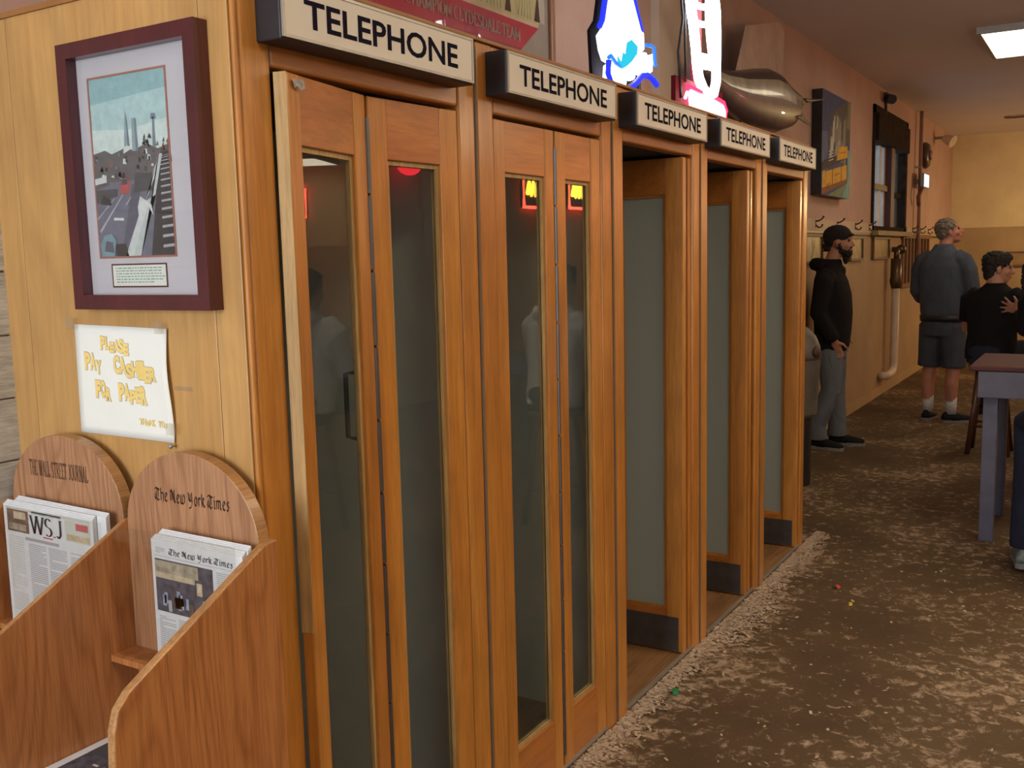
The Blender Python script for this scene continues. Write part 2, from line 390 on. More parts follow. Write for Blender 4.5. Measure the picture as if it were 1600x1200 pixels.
# pen-drawn alphabets: strokes in a unit box, swept with a broad nib
BL = {  # blackletter
 'T': (.9, [[(.05, .85), (.3, .98), (.85, .84)], [(.5, .92), (.32, .6), (.34, .2), (.55, .02), (.82, .14)], [(.62, .86), (.60, .3)], [(.12, .55), (.05, .3), (.2, .08)]]),
 'h': (.62, [[(.12, 1), (.12, .05)], [(.12, .55), (.38, .7), (.52, .55)], [(.5, .55), (.5, .1), (.38, -.12)]]),
 'e': (.52, [[(.1, .55), (.1, .15), (.3, .02), (.46, .14)], [(.1, .55), (.3, .7), (.44, .52)], [(.44, .52), (.14, .33)]]),
 'N': (1.0, [[(.12, .15), (.2, .9)], [(.05, .8), (.25, .98), (.5, .75), (.72, .1)], [(.78, .98), (.72, .55), (.74, .12), (.9, .04)], [(.4, .85), (.4, .2)]]),
 'w': (.85, [[(.08, .7), (.12, .1), (.28, .02)], [(.36, .7), (.36, .1), (.52, .02)], [(.62, .75), (.74, .55), (.7, .15), (.5, .02)]]),
 'Y': (.95, [[(.08, .85), (.2, .95), (.22, .45), (.42, .3)], [(.42, .3), (.7, .45)], [(.7, .98), (.7, .2), (.5, -.15), (.2, -.2)], [(.45, .85), (.45, .4)]]),
 'o': (.55, [[(.1, .55), (.1, .15), (.28, .02)], [(.1, .55), (.3, .7), (.46, .55), (.46, .18), (.28, .02)]]),
 'r': (.45, [[(.1, .68), (.14, .55), (.14, .05)], [(.16, .52), (.3, .7), (.42, .58)]]),
 'k': (.58, [[(.12, 1), (.12, .05)], [(.12, .5), (.4, .72), (.46, .55), (.18, .4)], [(.24, .4), (.42, .08), (.55, .05)]]),
 'i': (.3, [[(.08, .66), (.16, .58), (.16, .08), (.26, .04)], [(.14, .92), (.2, .86)]]),
 'm': (.92, [[(.1, .68), (.14, .58), (.14, .05)], [(.14, .55), (.34, .7), (.42, .58), (.42, .05)], [(.42, .55), (.62, .7), (.7, .58), (.7, .1), (.8, .04)]]),
 's': (.48, [[(.42, .62), (.28, .7), (.12, .56), (.4, .24), (.26, .02), (.08, .1)]]),
}
def arc(cx, cy, rx, ry, a0, a1, n=9):
    return [(cx + rx * math.cos(R(a0 + (a1 - a0) * i / n)), cy + ry * math.sin(R(a0 + (a1 - a0) * i / n))) for i in range(n + 1)]
SF = {
 'A': (.8, [[(.08, 0), (.4, 1), (.72, 0)], [(.2, .35), (.6, .35)]]), 'C': (.78, [arc(.42, .5, .34, .5, 50, 310)]),
 'D': (.82, [[(.14, 0), (.14, 1)], [(.14, 1)] + arc(.3, .5, .42, .5, 90, -90) + [(.14, 0)]]), 'E': (.66, [[(.14, 0), (.14, 1)], [(.14, 1), (.6, 1), (.6, .85)], [(.14, .52), (.48, .52)], [(.14, 0), (.6, 0), (.6, .15)]]),
 'H': (.86, [[(.14, 0), (.14, 1)], [(.72, 0), (.72, 1)], [(.14, .5), (.72, .5)]]), 'I': (.3, [[(.15, 0), (.15, 1)]]),
 'J': (.5, [[(.36, 1), (.36, .2), (.2, 0), (.06, .12)]]), 'L': (.62, [[(.14, 1), (.14, 0)], [(.14, 0), (.56, 0), (.56, .2)]]),
 'M': (1.0, [[(.12, 0), (.14, 1)], [(.14, 1), (.5, .1), (.86, 1)], [(.86, 1), (.88, 0)]]), 'N': (.86, [[(.14, 0), (.14, 1)], [(.14, 1), (.72, 0)], [(.72, 0), (.72, 1)]]),
 'O': (.86, [arc(.43, .5, .35, .5, 0, 360, 16)]), 'P': (.68, [[(.14, 0), (.14, 1)], [(.14, 1)] + arc(.3, .74, .28, .26, 90, -90) + [(.14, .48)]]),
 'R': (.76, [[(.14, 0), (.14, 1)], [(.14, 1)] + arc(.3, .75, .28, .25, 90, -90) + [(.14, .5)], [(.36, .5), (.7, 0)]]), 'S': (.62, [arc(.31, .75, .22, .25, 30, 250) + arc(.31, .25, .24, .25, 80, -140)]),
 'T': (.74, [[(.37, 0), (.37, 1)], [(.06, .85), (.06, 1), (.68, 1), (.68, .85)]]), 'U': (.82, [[(.14, 1), (.14, .25), (.4, 0), (.68, .25), (.68, 1)]]),
 'W': (1.15, [[(.06, 1), (.32, 0), (.56, 1)], [(.56, 1), (.82, 0), (1.08, 1)]]), 'Y': (.78, [[(.08, 1), (.39, .5), (.7, 1)], [(.39, .5), (.39, 0)]]), '.': (.25, [[(.12, .0), (.12, .06)]]),
}
def pen(mb, s, font, o, rv, uv, width, height, nib, thin=.05, m=0, gap=.06, space=.35, serif=0, slant=0):
    o, rv, uv = Vector(o), Vector(rv), Vector(uv); x = 0; items = []
    for ch in s:
        if ch == ' ': x += space; continue
        w, strokes = font[ch]; items.append((x, strokes)); x += w + gap
    k = width / (x - gap)
    def P(a, c): return o + rv * ((a + slant * c) * k) + uv * (c * height)
    nx, ny = nib[0] / 2, nib[1] / 2; q = thin / 2
    for x, strokes in items:
        for sk in strokes:
            for (ax, ay), (bx, by) in zip(sk, sk[1:]):
                # sweep of a nib segment = quad, plus a thin perpendicular allowance
                d = Vector((bx - ax, by - ay)); L = d.length or 1; px, py = -d.y / L * q, d.x / L * q
                for ex, ey in ((nx, ny), (px, py)):
                    mb.add([P(x + ax - ex, ay - ey), P(x + ax + ex, ay + ey), P(x + bx + ex, by + ey), P(x + bx - ex, by - ey)], [(0, 1, 2, 3)], m)
            if serif:
                for (ax, ay), (bx, by) in ((sk[0], sk[1]), (sk[-1], sk[-2])):
                    if abs(ay - by) > .3 and (ay < .02 or ay > .98):
                        mb.add([P(x + ax - serif, ay - q), P(x + ax + serif, ay - q), P(x + ax + serif, ay + q), P(x + ax - serif, ay + q)], [(0, 1, 2, 3)], m)

# ------------------------------------------------------------------ telephone booths
BW, BH, BD = .794, 2.147, .776
def sharp_leaf(parent, A, B, out, z0=.022, z1=1.962, t=.034, kick=False, pale=False, sa=.058, sb=.052, pull=False, pane=None):
    """one folding-door leaf between plan points A and B, outer face normal 'out' """
    A = Vector((A[0], A[1], 0)); B = Vector((B[0], B[1], 0)); d = (B - A); L = d.length; d.normalize()
    n = Vector((-d.y, d.x, 0))
    if n.dot(Vector((out[0], out[1], 0))) < 0: n = -n
    g0, g1 = .192, 1.828
    leaf = MB().obox(A, d, n, sa, t, z0, z1).obox(A + d * (L - sb), d, n, sb, t, z0, z1).build('door_leaf', M_booth, parent, bevel=.003)
    for (a, c) in ((z0, g0), (g1, z1)):
        MB().obox(A + d * sa - n * .002, d, n, L - sa - sb, t - .004, a, c).build('rail', M_boothx, leaf, bevel=.002)
    gl = MB().obox(A + d * (sa - .004) - n * (t / 2 - .0015), d, n, L - sa - sb + .008, .003, g0 - .004, g1 + .004)
    gl.build('glass_pane', pane or M_glass, leaf)
    bd = MB(); w = .011
    for off in (.009, t - .009 - .006):
        q = A - n * off
        bd.obox(q + d * sa, d, n, w, .006, g0, g1); bd.obox(q + d * (L - sb - w), d, n, w, .006, g0, g1)
        bd.obox(q + d * (sa + w), d, n, L - sa - sb - 2 * w, .006, g0, g0 + w); bd.obox(q + d * (sa + w), d, n, L - sa - sb - 2 * w, .006, g1 - w, g1)
    bd.build('glazing_bead', M_booth if kick else M_raw, leaf)
    if kick:
        MB().obox(A + d * .02 + n * .0012, d, n, L - .025, .0026, z0 + .004, .166).build('kick_plate', M_kick, leaf, label='dark scuffed kick plate')
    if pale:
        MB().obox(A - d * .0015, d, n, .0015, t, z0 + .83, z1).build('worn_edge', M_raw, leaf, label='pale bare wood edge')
    if pull:
        q = A + d * (L - sb * .5) - n * t
        p = [q, q - n * .035, q - n * .035 + Vector((0, 0, 0)), q]
        MB().tube([(p[0].x, p[0].y, 1.20), (p[1].x, p[1].y, 1.205), (p[1].x, p[1].y, 1.35), (p[0].x, p[0].y, 1.355)], .006, 8).build('pull_handle', M_black, leaf, smooth=True, label='black wire pull handle')
    return leaf
def hinge_strip(parent, x, y, n=11):
    mb = MB()
    for k in range(n):
        za = .06 + k * (1.86 / n); mb.tube([(x, y, za), (x, y, za + 1.86 / n - .006)], .0055, 8)
    mb.build('fold_hinge', M_hinge, parent)
M_metaltop = plain('header_edge', (.32, .14, .04, 1), .5)
def booth(i, state, label, fold=(0, .395), free=(0, .083), first=False, last=False, yaw=0):
    t = thing('phone_booth', label, 'phone booth', (0, BW * i, 0), 0, 'telephone booths along the wall')
    fr = lambda nm, a, c, mm=M_booth, **k: MB().box(a, c).build(nm, mm, t, bevel=.006, seg=3, **k)
    fr('frame_stile', (-.055, .002, 0), (0, .079, BH - .004)); fr('frame_stile', (-.055, .713, 0), (0, .7855, BH - .004))
    fr('header', (-.05, .0792, 1.972), (-.002, .7128, BH - .004), M_boothx)
    MB().box((-.065, .0, BH - .004), (.006, BW - .001, BH + .006)).build('top_moulding', M_metaltop, t, bevel=.002)
    MB().box((-BD, .001, BH - .03), (-.066, BW - .001, BH - .006)).build('roof_panel', M_boothx, t)
    MB().box((-.74, .02, 1.975), (-.056, .774, 1.985)).build('ceiling_panel', M_dark, t)
    MB().box((-BD, .001, 0), (-.004, .793, .018)).build('floor_panel', M_boothfloor, t)
    MB().box((-BD + .002, .02, .0185), (-BD + .016, .774, 2.11)).build('back_panel', M_partition, t)
    if not first: MB().box((-BD + .002, .001, .0185), (-.0555, .019, 2.11)).build('side_panel', M_partition, t)
    MB().box((-BD + .002, .775, .0185), (-.0555, .793, 2.11)).build('side_panel', M_booth if last else M_partition, t)
    if last: MB().box((-BD + .002, .7635, .0185), (-.0555, .7745, 2.11)).build('lining_panel', M_partition, t)
    MB().box((-.01, .0795, .0182), (.004, .7125, .0235)).build('threshold', M_rim, t)
    MB().box((-.75, .03, 1.02), (-.50, .30, 1.04)).build('shelf', M_boothx, t, bevel=.003)
    if not last: MB().box((-.03, BW - .0078, 0), (.0035, BW - .0008, BH - .02)).build('joint_strip', plain('joint_grey', (.17, .11, .065, 1), .7) if i == 0 else bpy.data.materials['joint_grey'], t, label='dull grey joint strip')
    # sign box
    sg = MB().box((-.0018, .046, 2.012), (.062, .688, 2.122)).build('sign_box', M_black, t, bevel=.003, label='black sign box')
    MB().box((.0621, .056, 2.022), (.0650, .679, 2.113)).build('sign_face', M_sign, sg, label='off-white sign face')
    rim = MB()
    for a, c in (((.049, 2.016), (.056, 2.119)), ((.679, 2.016), (.686, 2.119)), ((.0562, 2.016), (.6788, 2.0218)), ((.0562, 2.1132), (.6788, 2.119))):
        rim.box((.0621, a[0], a[1]), (.0665, c[0], c[1]))
    rim.build('sign_rim', M_rim, sg)
    tx = MB(); put_text(tx, 'TELEPHONE', (.0656, .108, 2.0425), (0, 1, 0), (0, 0, 1), .512, .050, offset=.02)
    tx.build('sign_lettering', M_navy, sg)
    if state == 'closed':
        xf, yf = fold; x0, y0 = free
        dF = Vector((xf, yf, 0)); dA = Vector((x0, y0, 0)); e = (dF - dA).normalized()
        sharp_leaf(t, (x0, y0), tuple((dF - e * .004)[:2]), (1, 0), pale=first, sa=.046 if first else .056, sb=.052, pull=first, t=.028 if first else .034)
        dB = Vector((-.004, .7105, 0)); e = (dB - dF).normalized()
        sharp_leaf(t, tuple((dF + e * .004)[:2]), tuple(dB[:2]), (1, 0), sa=.062, sb=.066)
        hinge_strip(t, xf + .001, yf)
    else:
        ya = fold[1]
        # folded open: free leaf lies towards us with its inside face showing, second leaf behind it
        sharp_leaf(t, (-.004, ya), (-.312, ya - .006), (0, -1), kick=True, sa=.072, sb=.05, pane=M_litpane)
        sharp_leaf(t, (-.318, ya + .040), (-.008, ya + .062), (0, -1), sa=.05, sb=.06)
        hinge_strip(t, -.322, ya + .030)
    return t
b1 = booth(0, 'closed', 'first and nearest wooden telephone booth, folding door shut, beside the plywood end panel', fold=(-.028, .392), free=(.034, .084), first=True)
b2 = booth(1, 'closed', 'second wooden telephone booth, shut door, left of the first open booth', fold=(-.004, .412), free=(-.004, .083))
b3 = booth(2, 'open', 'third and nearest open wooden telephone booth, folded glazed door, wide clear pane', fold=(0, .618))
b4 = booth(3, 'open', 'fourth wooden telephone booth, door folded open, under the red end of the neon', fold=(0, .590))
b5 = booth(4, 'open', 'last and farthest wooden telephone booth of the row, beside the man in black', fold=(0, .660), last=True)
# end panel of plywood on the first booth: three veneered strips and a rounded corner post
for a, c in ((-BD, -.6905), (-.689, -.0905), (-.089, -.013)):
    MB().box((a, -.012, 0), (c, .0006, BH - .006)).build('plywood_panel', M_ply, b1, bevel=.0015)
MB().box((-.0125, -.010, 0), (.0, .0015, BH - .006)).build('corner_bead', M_booth, b1, bevel=.005, seg=3)
MB().box((-BD, -.016, BH - .006), (-.066, .0, BH + .006)).build('top_moulding', M_metaltop, b1)
MB().add([(.0362, .098, 1.950), (.0362, .128, 1.951), (.0362, .134, 1.936), (.0362, .120, 1.930), (.0362, .112, 1.938), (.0362, .103, 1.932)], [(0, 1, 2, 3, 4, 5)]).build('tape_scrap', plain('grey_putty', (.32, .29, .27, 1), .7, var=.4, vs=90), b1, label='grey scrap of tape')
for a in ((-.70, .0195, 1.64), (-.70, .0195, 1.55)):
    pass

# ------------------------------------------------------------------ framed print on the end panel
PY = -.012
def frame_ring(mb, x0, x1, z0, z1, w, ya, yb, m=0):
    mb.box((x0, ya, z0), (x0 + w, yb, z1), m); mb.box((x1 - w, ya, z0), (x1, yb, z1), m)
    mb.box((x0 + w, ya, z0), (x1 - w, yb, z0 + w), m); mb.box((x0 + w, ya, z1 - w), (x1 - w, yb, z1), m)
fp = thing('framed_print', 'tall city street photograph in a maroon frame on the plywood panel', 'picture', (-.270, PY, 1.515))
fx0, fx1, fz = -.204, .204, .536
for q in ([(fx0, 0), (fx0 + .031, .03), (fx0 + .031, fz - .03), (fx0, fz)], [(fx1, 0), (fx1, fz), (fx1 - .031, fz - .03), (fx1 - .031, .03)], [(fx0, 0), (fx1, 0), (fx1 - .031, .03), (fx0 + .031, .03)], [(fx0, fz), (fx0 + .031, fz - .03), (fx1 - .031, fz - .03), (fx1, fz)]):
    MB().prism(q, 1, -.034, 0).build('frame_bar', M_maroon, fp)
MB().box((fx0 + .03, -.010, .03), (fx1 - .03, -.004, fz - .03)).build('mat_board', M_mat, fp)
M_redline = plain('mat_bevel_red', (.38, .16, .12, 1), .7)
px0, px1, pz0, pz1 = -.137, .091, .108, .463
rl = MB(); frame_ring(rl, px0 - .004, px1 + .004, pz0 - .004, pz1 + .004, .004, -.0115, -.010); rl.build('mat_bevel', M_redline, fp)
# the photograph: flat coloured shapes on one sheet
PHC = dict(sky=(.30, .52, .58), sky2=(.45, .66, .70), haze=(.62, .76, .77), tower=(.30, .40, .46), tower2=(.18, .25, .31), trees=(.085, .085, .095), trees2=(.14, .13, .14), road=(.17, .175, .24), road2=(.12, .12, .17),
           white=(.62, .68, .70), rail=(.52, .60, .62), dark=(.05, .045, .05), red=(.45, .10, .10), rust=(.28, .12, .07), car=(.20, .33, .40), line=(.42, .44, .50), light=(.66, .72, .74))
PK = list(PHC); PM = [plain('print_' + k, PHC[k] + (1,), .6, var=.10, vs=60) for k in PK]
ph = MB()
def U(u, v, d): return (px0 + (px1 - px0) * u, -.0102 - d * .0002, pz0 + (pz1 - pz0) * v)
def poly(pts, k, d): ph.add([U(u, v, d) for u, v in pts], [tuple(range(len(pts)))], PK.index(k))
for k in range(10):
    pass
poly([(0, .62), (1, .62), (1, 1), (0, 1)], 'sky2', 0); poly([(0, .86), (1, .90), (1, 1), (0, 1)], 'sky', 1); poly([(0, .55), (1, .55), (1, .74), (.5, .70), (0, .72)], 'haze', 1)
poly([(0, .33), (1, .33), (1, .60), (.86, .58), (.72, .615), (.55, .585), (.42, .60), (.25, .575), (.16, .60), (0, .585)], 'trees2', 2)
poly([(.425, .60), (.465, .82), (.475, .62)], 'tower', 3); poly([(.47, .60), (.475, .80), (.49, .70), (.50, .60)], 'tower2', 3); poly([(.53, .58), (.545, .76), (.60, .755), (.61, .58)], 'tower', 3); poly([(.575, .58), (.58, .76), (.60, .755), (.61, .58)], 'tower2', 4)
poly([(.41, .57), (.5, .59), (.5, .61), (.42, .61)], 'light', 4)
for k in range(46):
    u = random.random() * .8; v = .37 + random.random() * .2; a = .02 + .03 * random.random(); c = .008 + .02 * random.random()
    poly([(u, v), (u + a, v - .004), (u + a * .9, v + c), (u + .01, v + c * 1.2)], random.choice(['trees', 'trees', 'tower2', 'light', 'dark', 'rust']), 5)
poly([(.80, .59), (.815, .75), (.835, .75), (.84, .59)], 'tower2', 5); poly([(.79, .74), (.80, .77), (.85, .77), (.86, .74)], 'tower2', 5)
for k in range(26):
    u = .84 + .16 * random.random(); v = .5 + .12 * random.random(); poly([(u, v), (u + .03, v), (u + .02, v + .025)], random.choice(['rust', 'rust', 'red', 'trees']), 6)
for k in range(14):
    u = .66 + .1 * random.random(); v = .59 + .06 * random.random(); poly([(u, v), (u + .03, v - .005), (u + .02, v + .02)], 'trees', 5)
poly([(0, 0), (.72, 0), (.80, .33), (.62, .42), (.3, .42), (0, .38)], 'road', 6); poly([(.3, 0), (.55, .2), (.62, .4), (.5, .4)], 'road2', 7)
poly([(.02, .15), (.36, .345), (.375, .345), (.03, .135)], 'line', 8); poly([(.0, .22), (.25, .33), (.26, .33), (.0, .21)], 'line', 8); poly([(.40, .29), (.47, .33), (.475, .325), (.405, .283)], 'line', 8)
poly([(.22, .205), (.36, .20), (.36, .215), (.23, .22)], 'light', 8); poly([(0, .41), (.16, .42), (.16, .455), (0, .445)], 'white', 7)
poly([(.05, .30), (.2, .29), (.2, .32), (.10, .35)], 'dark', 8); poly([(.0, .30), (.3, .34), (.3, .38), (.0, .38)], 'trees', 7)
poly([(.33, .35), (.46, .35), (.47, .42), (.42, .44), (.35, .42)], 'red', 8); poly([(.36, .40), (.44, .40), (.44, .43), (.37, .43)], 'trees', 9); poly([(.52, .35), (.78, .36), (.80, .45), (.55, .46)], 'trees', 8)
poly([(.70, 0), (1, 0), (1, .56), (.90, .56), (.78, .25)], 'dark', 9)
poly([(.36, 0), (.56, 0), (.72, .24), (.88, .55), (.92, .55), (.80, .33), (.66, .30), (.58, .24)], 'rail', 10); poly([(.36, 0), (.46, 0), (.66, .24), (.58, .24)], 'white', 11)
poly([(.56, .27), (.60, .33), (.74, .28), (.76, .22), (.70, .27), (.64, .20), (.57, .20)], 'light', 12); poly([(.66, .30), (.72, .34), (.80, .47), (.84, .50), (.87, .55), (.80, .42)], 'white', 12)
for k in range(15):
    v = .04 + .50 * (1 - (1 - k / 15) ** 1.7); e = .016 * (1 - k / 17); poly([(.86 + .04 * k / 15, v), (1, v + .006), (1, v + .006 + e), (.86 + .04 * k / 15, v + e)], 'line', 11)
poly([(.03, 0), (.2, 0), (.24, .09), (.18, .13), (.08, .12), (.02, .07)], 'car', 12); poly([(.07, .03), (.2, .02), (.19, .08), (.10, .09)], 'road2', 13); poly([(.22, 0), (.4, 0), (.36, .07), (.23, .07)], 'dark', 11)
ph.build('photo_print', PM, fp)
cp = MB(); cx0, cx1, cz0, cz1 = -.102, .060, .0475, .0895
frame_ring(cp, cx0 - .003, cx1 + .003, cz0 - .003, cz1 + .003, .003, -.0115, -.010, 0); cp.build('caption_border', M_maroon, fp)
MB().box((cx0, -.0112, cz0), (cx1, -.010, cz1)).build('caption_card', M_paper, fp)
cl = MB()
for k in range(6):
    z = cz1 - .007 - k * .0057; x = cx0 + .010
    while x < cx1 - (.012 if k < 5 else .04):
        w = .004 + .009 * random.random(); cl.add([(x, -.01125, z), (x + w, -.01125, z), (x + w, -.01125, z + .0024), (x, -.01125, z + .0024)], [(0, 1, 2, 3)]); x += w + .0025
cl.build('caption_text', plain('teal_ink', (.22, .42, .42, 1), .8), fp)
MB().box((fx0 + .03, -.0165, .03), (fx1 - .03, -.015, fz - .03)).build('glazing', M_clear, fp)

# ------------------------------------------------------------------ hand-written paper
ps = thing('paper_sign', 'white paper with yellow hand-drawn bubble letters taped to the plywood panel', 'sign', (0, PY, 0))
TL, TR, BR, BL_ = Vector((-.527, 0, 1.481)), Vector((-.227, 0, 1.476)), Vector((-.227, 0, 1.243)), Vector((-.532, 0, 1.244))
pg = MB(); nx_, nz_ = 16, 14; vs = []
def PP(u, v, d=0):
    p = TL.lerp(TR, u).lerp(BL_.lerp(BR, u), 1 - v)
    y = -.0016 - .009 * max(0, (u - .55) / .45) ** 2 * (.35 + .65 * math.sin(v * math.pi) ** 2) - .0005 - d
    return (p.x + .004 * math.sin(v * 6) * u, y, p.z)
for j in range(nz_ + 1):
    for i in range(nx_ + 1): vs.append(PP(i / nx_, j / nz_))
pg.add(vs, [(j * (nx_ + 1) + i, j * (nx_ + 1) + i + 1, (j + 1) * (nx_ + 1) + i + 1, (j + 1) * (nx_ + 1) + i) for j in range(nz_) for i in range(nx_)])
o = pg.build('sheet', M_paper, ps, smooth=True); sm = o.modifiers.new('s', 'SOLIDIFY'); sm.thickness = .0006
def bubble(word, u0, v0, u1, h, drop):
    n = len(word); wch = (u1 - u0) / n; word_y, word_g = MB(), MB(); bold = 1 if h > .07 else .75
    for k, ch in enumerate(word):
        uu = u0 + k * wch; vv = v0 - drop * k / max(1, n - 1) + .012 * math.sin(k * 2.3) * h / .1; hh = h * (1 + .14 * math.sin(k * 1.7 + 1))
        for mb, off, d in ((word_g, .085 * bold, .0006), (word_y, .058 * bold, .0011)):
            vs, fs = text_geo(ch, off)
            x0, x1 = vs[:, 0].min(), vs[:, 0].max()
            ex = (0.014 if mb is word_g else .007) * wch / .06
            P = [PP(uu - ex / 2 + (p[0] - x0) / (x1 - x0) * (wch * 1.04 + ex * .5), vv + p[1] / .69 * hh, d) for p in vs]
            mb.add(P, fs)
    w = word_y.build('word', M_yellow, ps, label='yellow bubble letters'); word_g.build('pencil_outline', M_pencil, w)
bubble('PLEASE', .29, .79, .59, .095, .03); bubble('PAY', .10, .60, .28, .125, .02); bubble('CASHIER', .42, .585, .87, .125, .06)
bubble('FOR', .20, .35, .36, .125, .01); bubble('PAPER', .45, .34, .74, .125, .02); bubble('THANK', .645, .135, .81, .045, .005); bubble('YOU', .84, .13, .93, .045, .0)
for u, v in ((.0, 1.0), (.96, 1.0), (1.0, .12)):
    p = PP(min(u, 1), v); MB().box((p[0] - .014, -.0145, p[2] - .010), (p[0] + .014, -.0138, p[2] + .014)).build('tape', M_tape, ps)
MB().box((-.222, -.0006, 1.352), (-.168, -.0002, 1.360)).build('tape', M_tape, ps)
MB().ball((-.228, -.014, 1.238), .005).tube([(-.228, -.012, 1.238), (-.228, -.001, 1.236)], .0015, 6).build('push_pin', M_rim, ps, smooth=True)

# ------------------------------------------------------------------ newspaper rack
nr = thing('newspaper_rack', 'double oak newspaper rack with two round-topped backs before the plywood panel', 'rack', (0, 0, 0))
YB0, YB1 = -.058, -.030
def arch_board(x0, x1, zs, zp, lettering):
    cx = (x0 + x1) / 2; a = (x1 - x0) / 2
    pts = [(x0, .05), (x1, .05), (x1, zs)] + [(cx + a * math.cos(R(t)), zs + (zp - zs) * math.sin(R(t))) for t in range(8, 173, 6)] + [(x0, zs)]
    bd = MB().prism(pts, 1, YB0, YB1).build('back_board', [M_oakback, M_oakedge], nr, bevel=.002)
    me = bd.data
    for p in me.polygons: p.material_index = 0 if abs(p.normal.y) > .9 else 1
    return bd
bw = arch_board(-.738, -.352, 1.085, 1.242, None); bn = arch_board(-.340, .040, 1.07, 1.236, None)
# engraved names
e1 = MB(); pen(e1, 'THE WALL STREET JOURNAL', SF, (-.664, YB0 - .0006, 1.146), (1, 0, 0), (0, 0, 1), .205, .034, (.17, 0), .05, gap=.10, serif=.13, space=.5)
e1.build('engraved_lettering', M_burnlight, bw, label='dark engraved serif lettering')
e2 = MB(); pen(e2, 'The New York Times', BL, (-.247, YB0 - .0006, 1.132), (1, 0, 0), (0, 0, 1), .214, .027, (.12, .13), .05, gap=.06, space=.3)
e2.build('engraved_lettering', M_burn, bn, label='dark engraved blackletter lettering')
prof = [(YB1, .0), (YB1, 1.083), (YB0 - .004, 1.081), (-.375, .918), (-.398, .895), (-.408, .862), (-.412, .80), (-.412, 0)]
def side(x0, x1):
    o = MB().prism(prof, 0, x0, x1).build('side_panel', [M_oak, M_oakedge], nr, bevel=.004, seg=3)
    for p in o.data.polygons: p.material_index = 0 if abs(p.normal.x) > .9 else 1
side(-.764, -.744); side(-.351, -.341) if False else side(-.3515, -.3405); side(.041, .060)
for a, c in ((-.7435, -.352), (-.340, .0405)):
    MB().box((a, -.40, .60), (c, YB0 - .001, .628)).build('shelf', M_oak, nr, bevel=.002)
    MB().box((a, -.40, .02), (c, -.384, .52)).build('front_panel', M_oak, nr, bevel=.002)
    MB().box((a, -.12, .795), (c, YB0 - .001, .808)).build('ledge', M_oak, nr)
for a, c in ((-.70, -.36), (-.325, .028)):
    MB().box((a, -.1085, .795), (c, -.106, 1.082)).build('acrylic_sleeve', M_clear, nr, label='clear acrylic sleeve front')
# newspapers (each front page drawn as flat print)
def newspaper(name, label, x0, x1, z0, z1, y, tilt, drawer, group=None):
    t = thing(name, label, 'newspaper', ((x0 + x1) / 2, y, z0), 0, group); w = x1 - x0; h = z1 - z0
    mb = MB(); n = 4
    for k in range(n):
        q = .0012 * k; mb.box((-w / 2 + q * .6, .0 + k * .0028, 0), (w / 2 - q * .3, .0024 + k * .0028, h + q * 2.0))
    s = mb.build('page', M_news, t, bevel=.0008); drawer(t, w, h)
    t.rotation_euler = (0, tilt, 0)
    return t
def flat(mb, w, h, u0, v0, u1, v1, m, d=1): mb.add([(-w / 2 + u0 * w, -.0003 * d, v0 * h), (-w / 2 + u1 * w, -.0003 * d, v0 * h), (-w / 2 + u1 * w, -.0003 * d, v1 * h), (-w / 2 + u0 * w, -.0003 * d, v1 * h)], [(0, 1, 2, 3)], m)
NM = [M_ink, M_grey, plain('news_photo_dark', (.075, .07, .09, 1), .8, var=.5, vs=60), plain('news_photo_tan', (.34, .30, .22, 1), .8, var=.4, vs=50), plain('news_photo_blue', (.28, .34, .46, 1), .8, var=.4, vs=60),
      plain('news_photo_brown', (.15, .085, .06, 1), .8, var=.6, vs=40), plain('news_red', (.5, .10, .10, 1), .8), plain('news_pale', (.55, .56, .50, 1), .8, var=.1), plain('news_cream', (.50, .42, .28, 1), .8, var=.3, vs=50)]
def columns(mb, w, h, cols, v0, v1, m=1, step=.017):
    for (a, c) in cols:
        v = v1
        while v > v0:
            e = a + (c - a) * (1 if random.random() > .15 else random.random()); flat(mb, w, h, a, v - step * .42, e, v, m); v -= step
def wsj(t, w, h):
    mb = MB()
    flat(mb, w, h, .03, .965, .97, .985, 7); flat(mb, w, h, .04, .78, .29, .965, 5); flat(mb, w, h, .06, .795, .26, .85, 3, 2); flat(mb, w, h, .12, .89, .26, .95, 8, 2)
    flat(mb, w, h, .33, .955, .66, .975, 1); flat(mb, w, h, .70, .79, .97, .96, 7, 1); flat(mb, w, h, .82, .89, .95, .945, 6, 2); flat(mb, w, h, .72, .80, .96, .85, 8, 2)
    put_text(mb, 'WSJ', (-w / 2 + .32 * w, -.0006, .862 * h), (1, 0, 0), (0, 0, 1), .34 * w, .085 * h, 0) if False else pen(mb, 'WS.J', SF, (-w / 2 + .31 * w, -.0008, .795 * h), (1, 0, 0), (0, 0, 1), .36 * w, .145 * h, (.17, 0), .04, 0, gap=.03, serif=.12)
    flat(mb, w, h, .45, .772, .56, .782, 6); flat(mb, w, h, .24, .725, .62, .75, 1, 2)
    columns(mb, w, h, ((.04, .22),), .1, .74, 7, .02); columns(mb, w, h, ((.27, .47), (.50, .70), (.74, .96)), .05, .70, 1, .016); mb.build('front_page_print', NM, t)
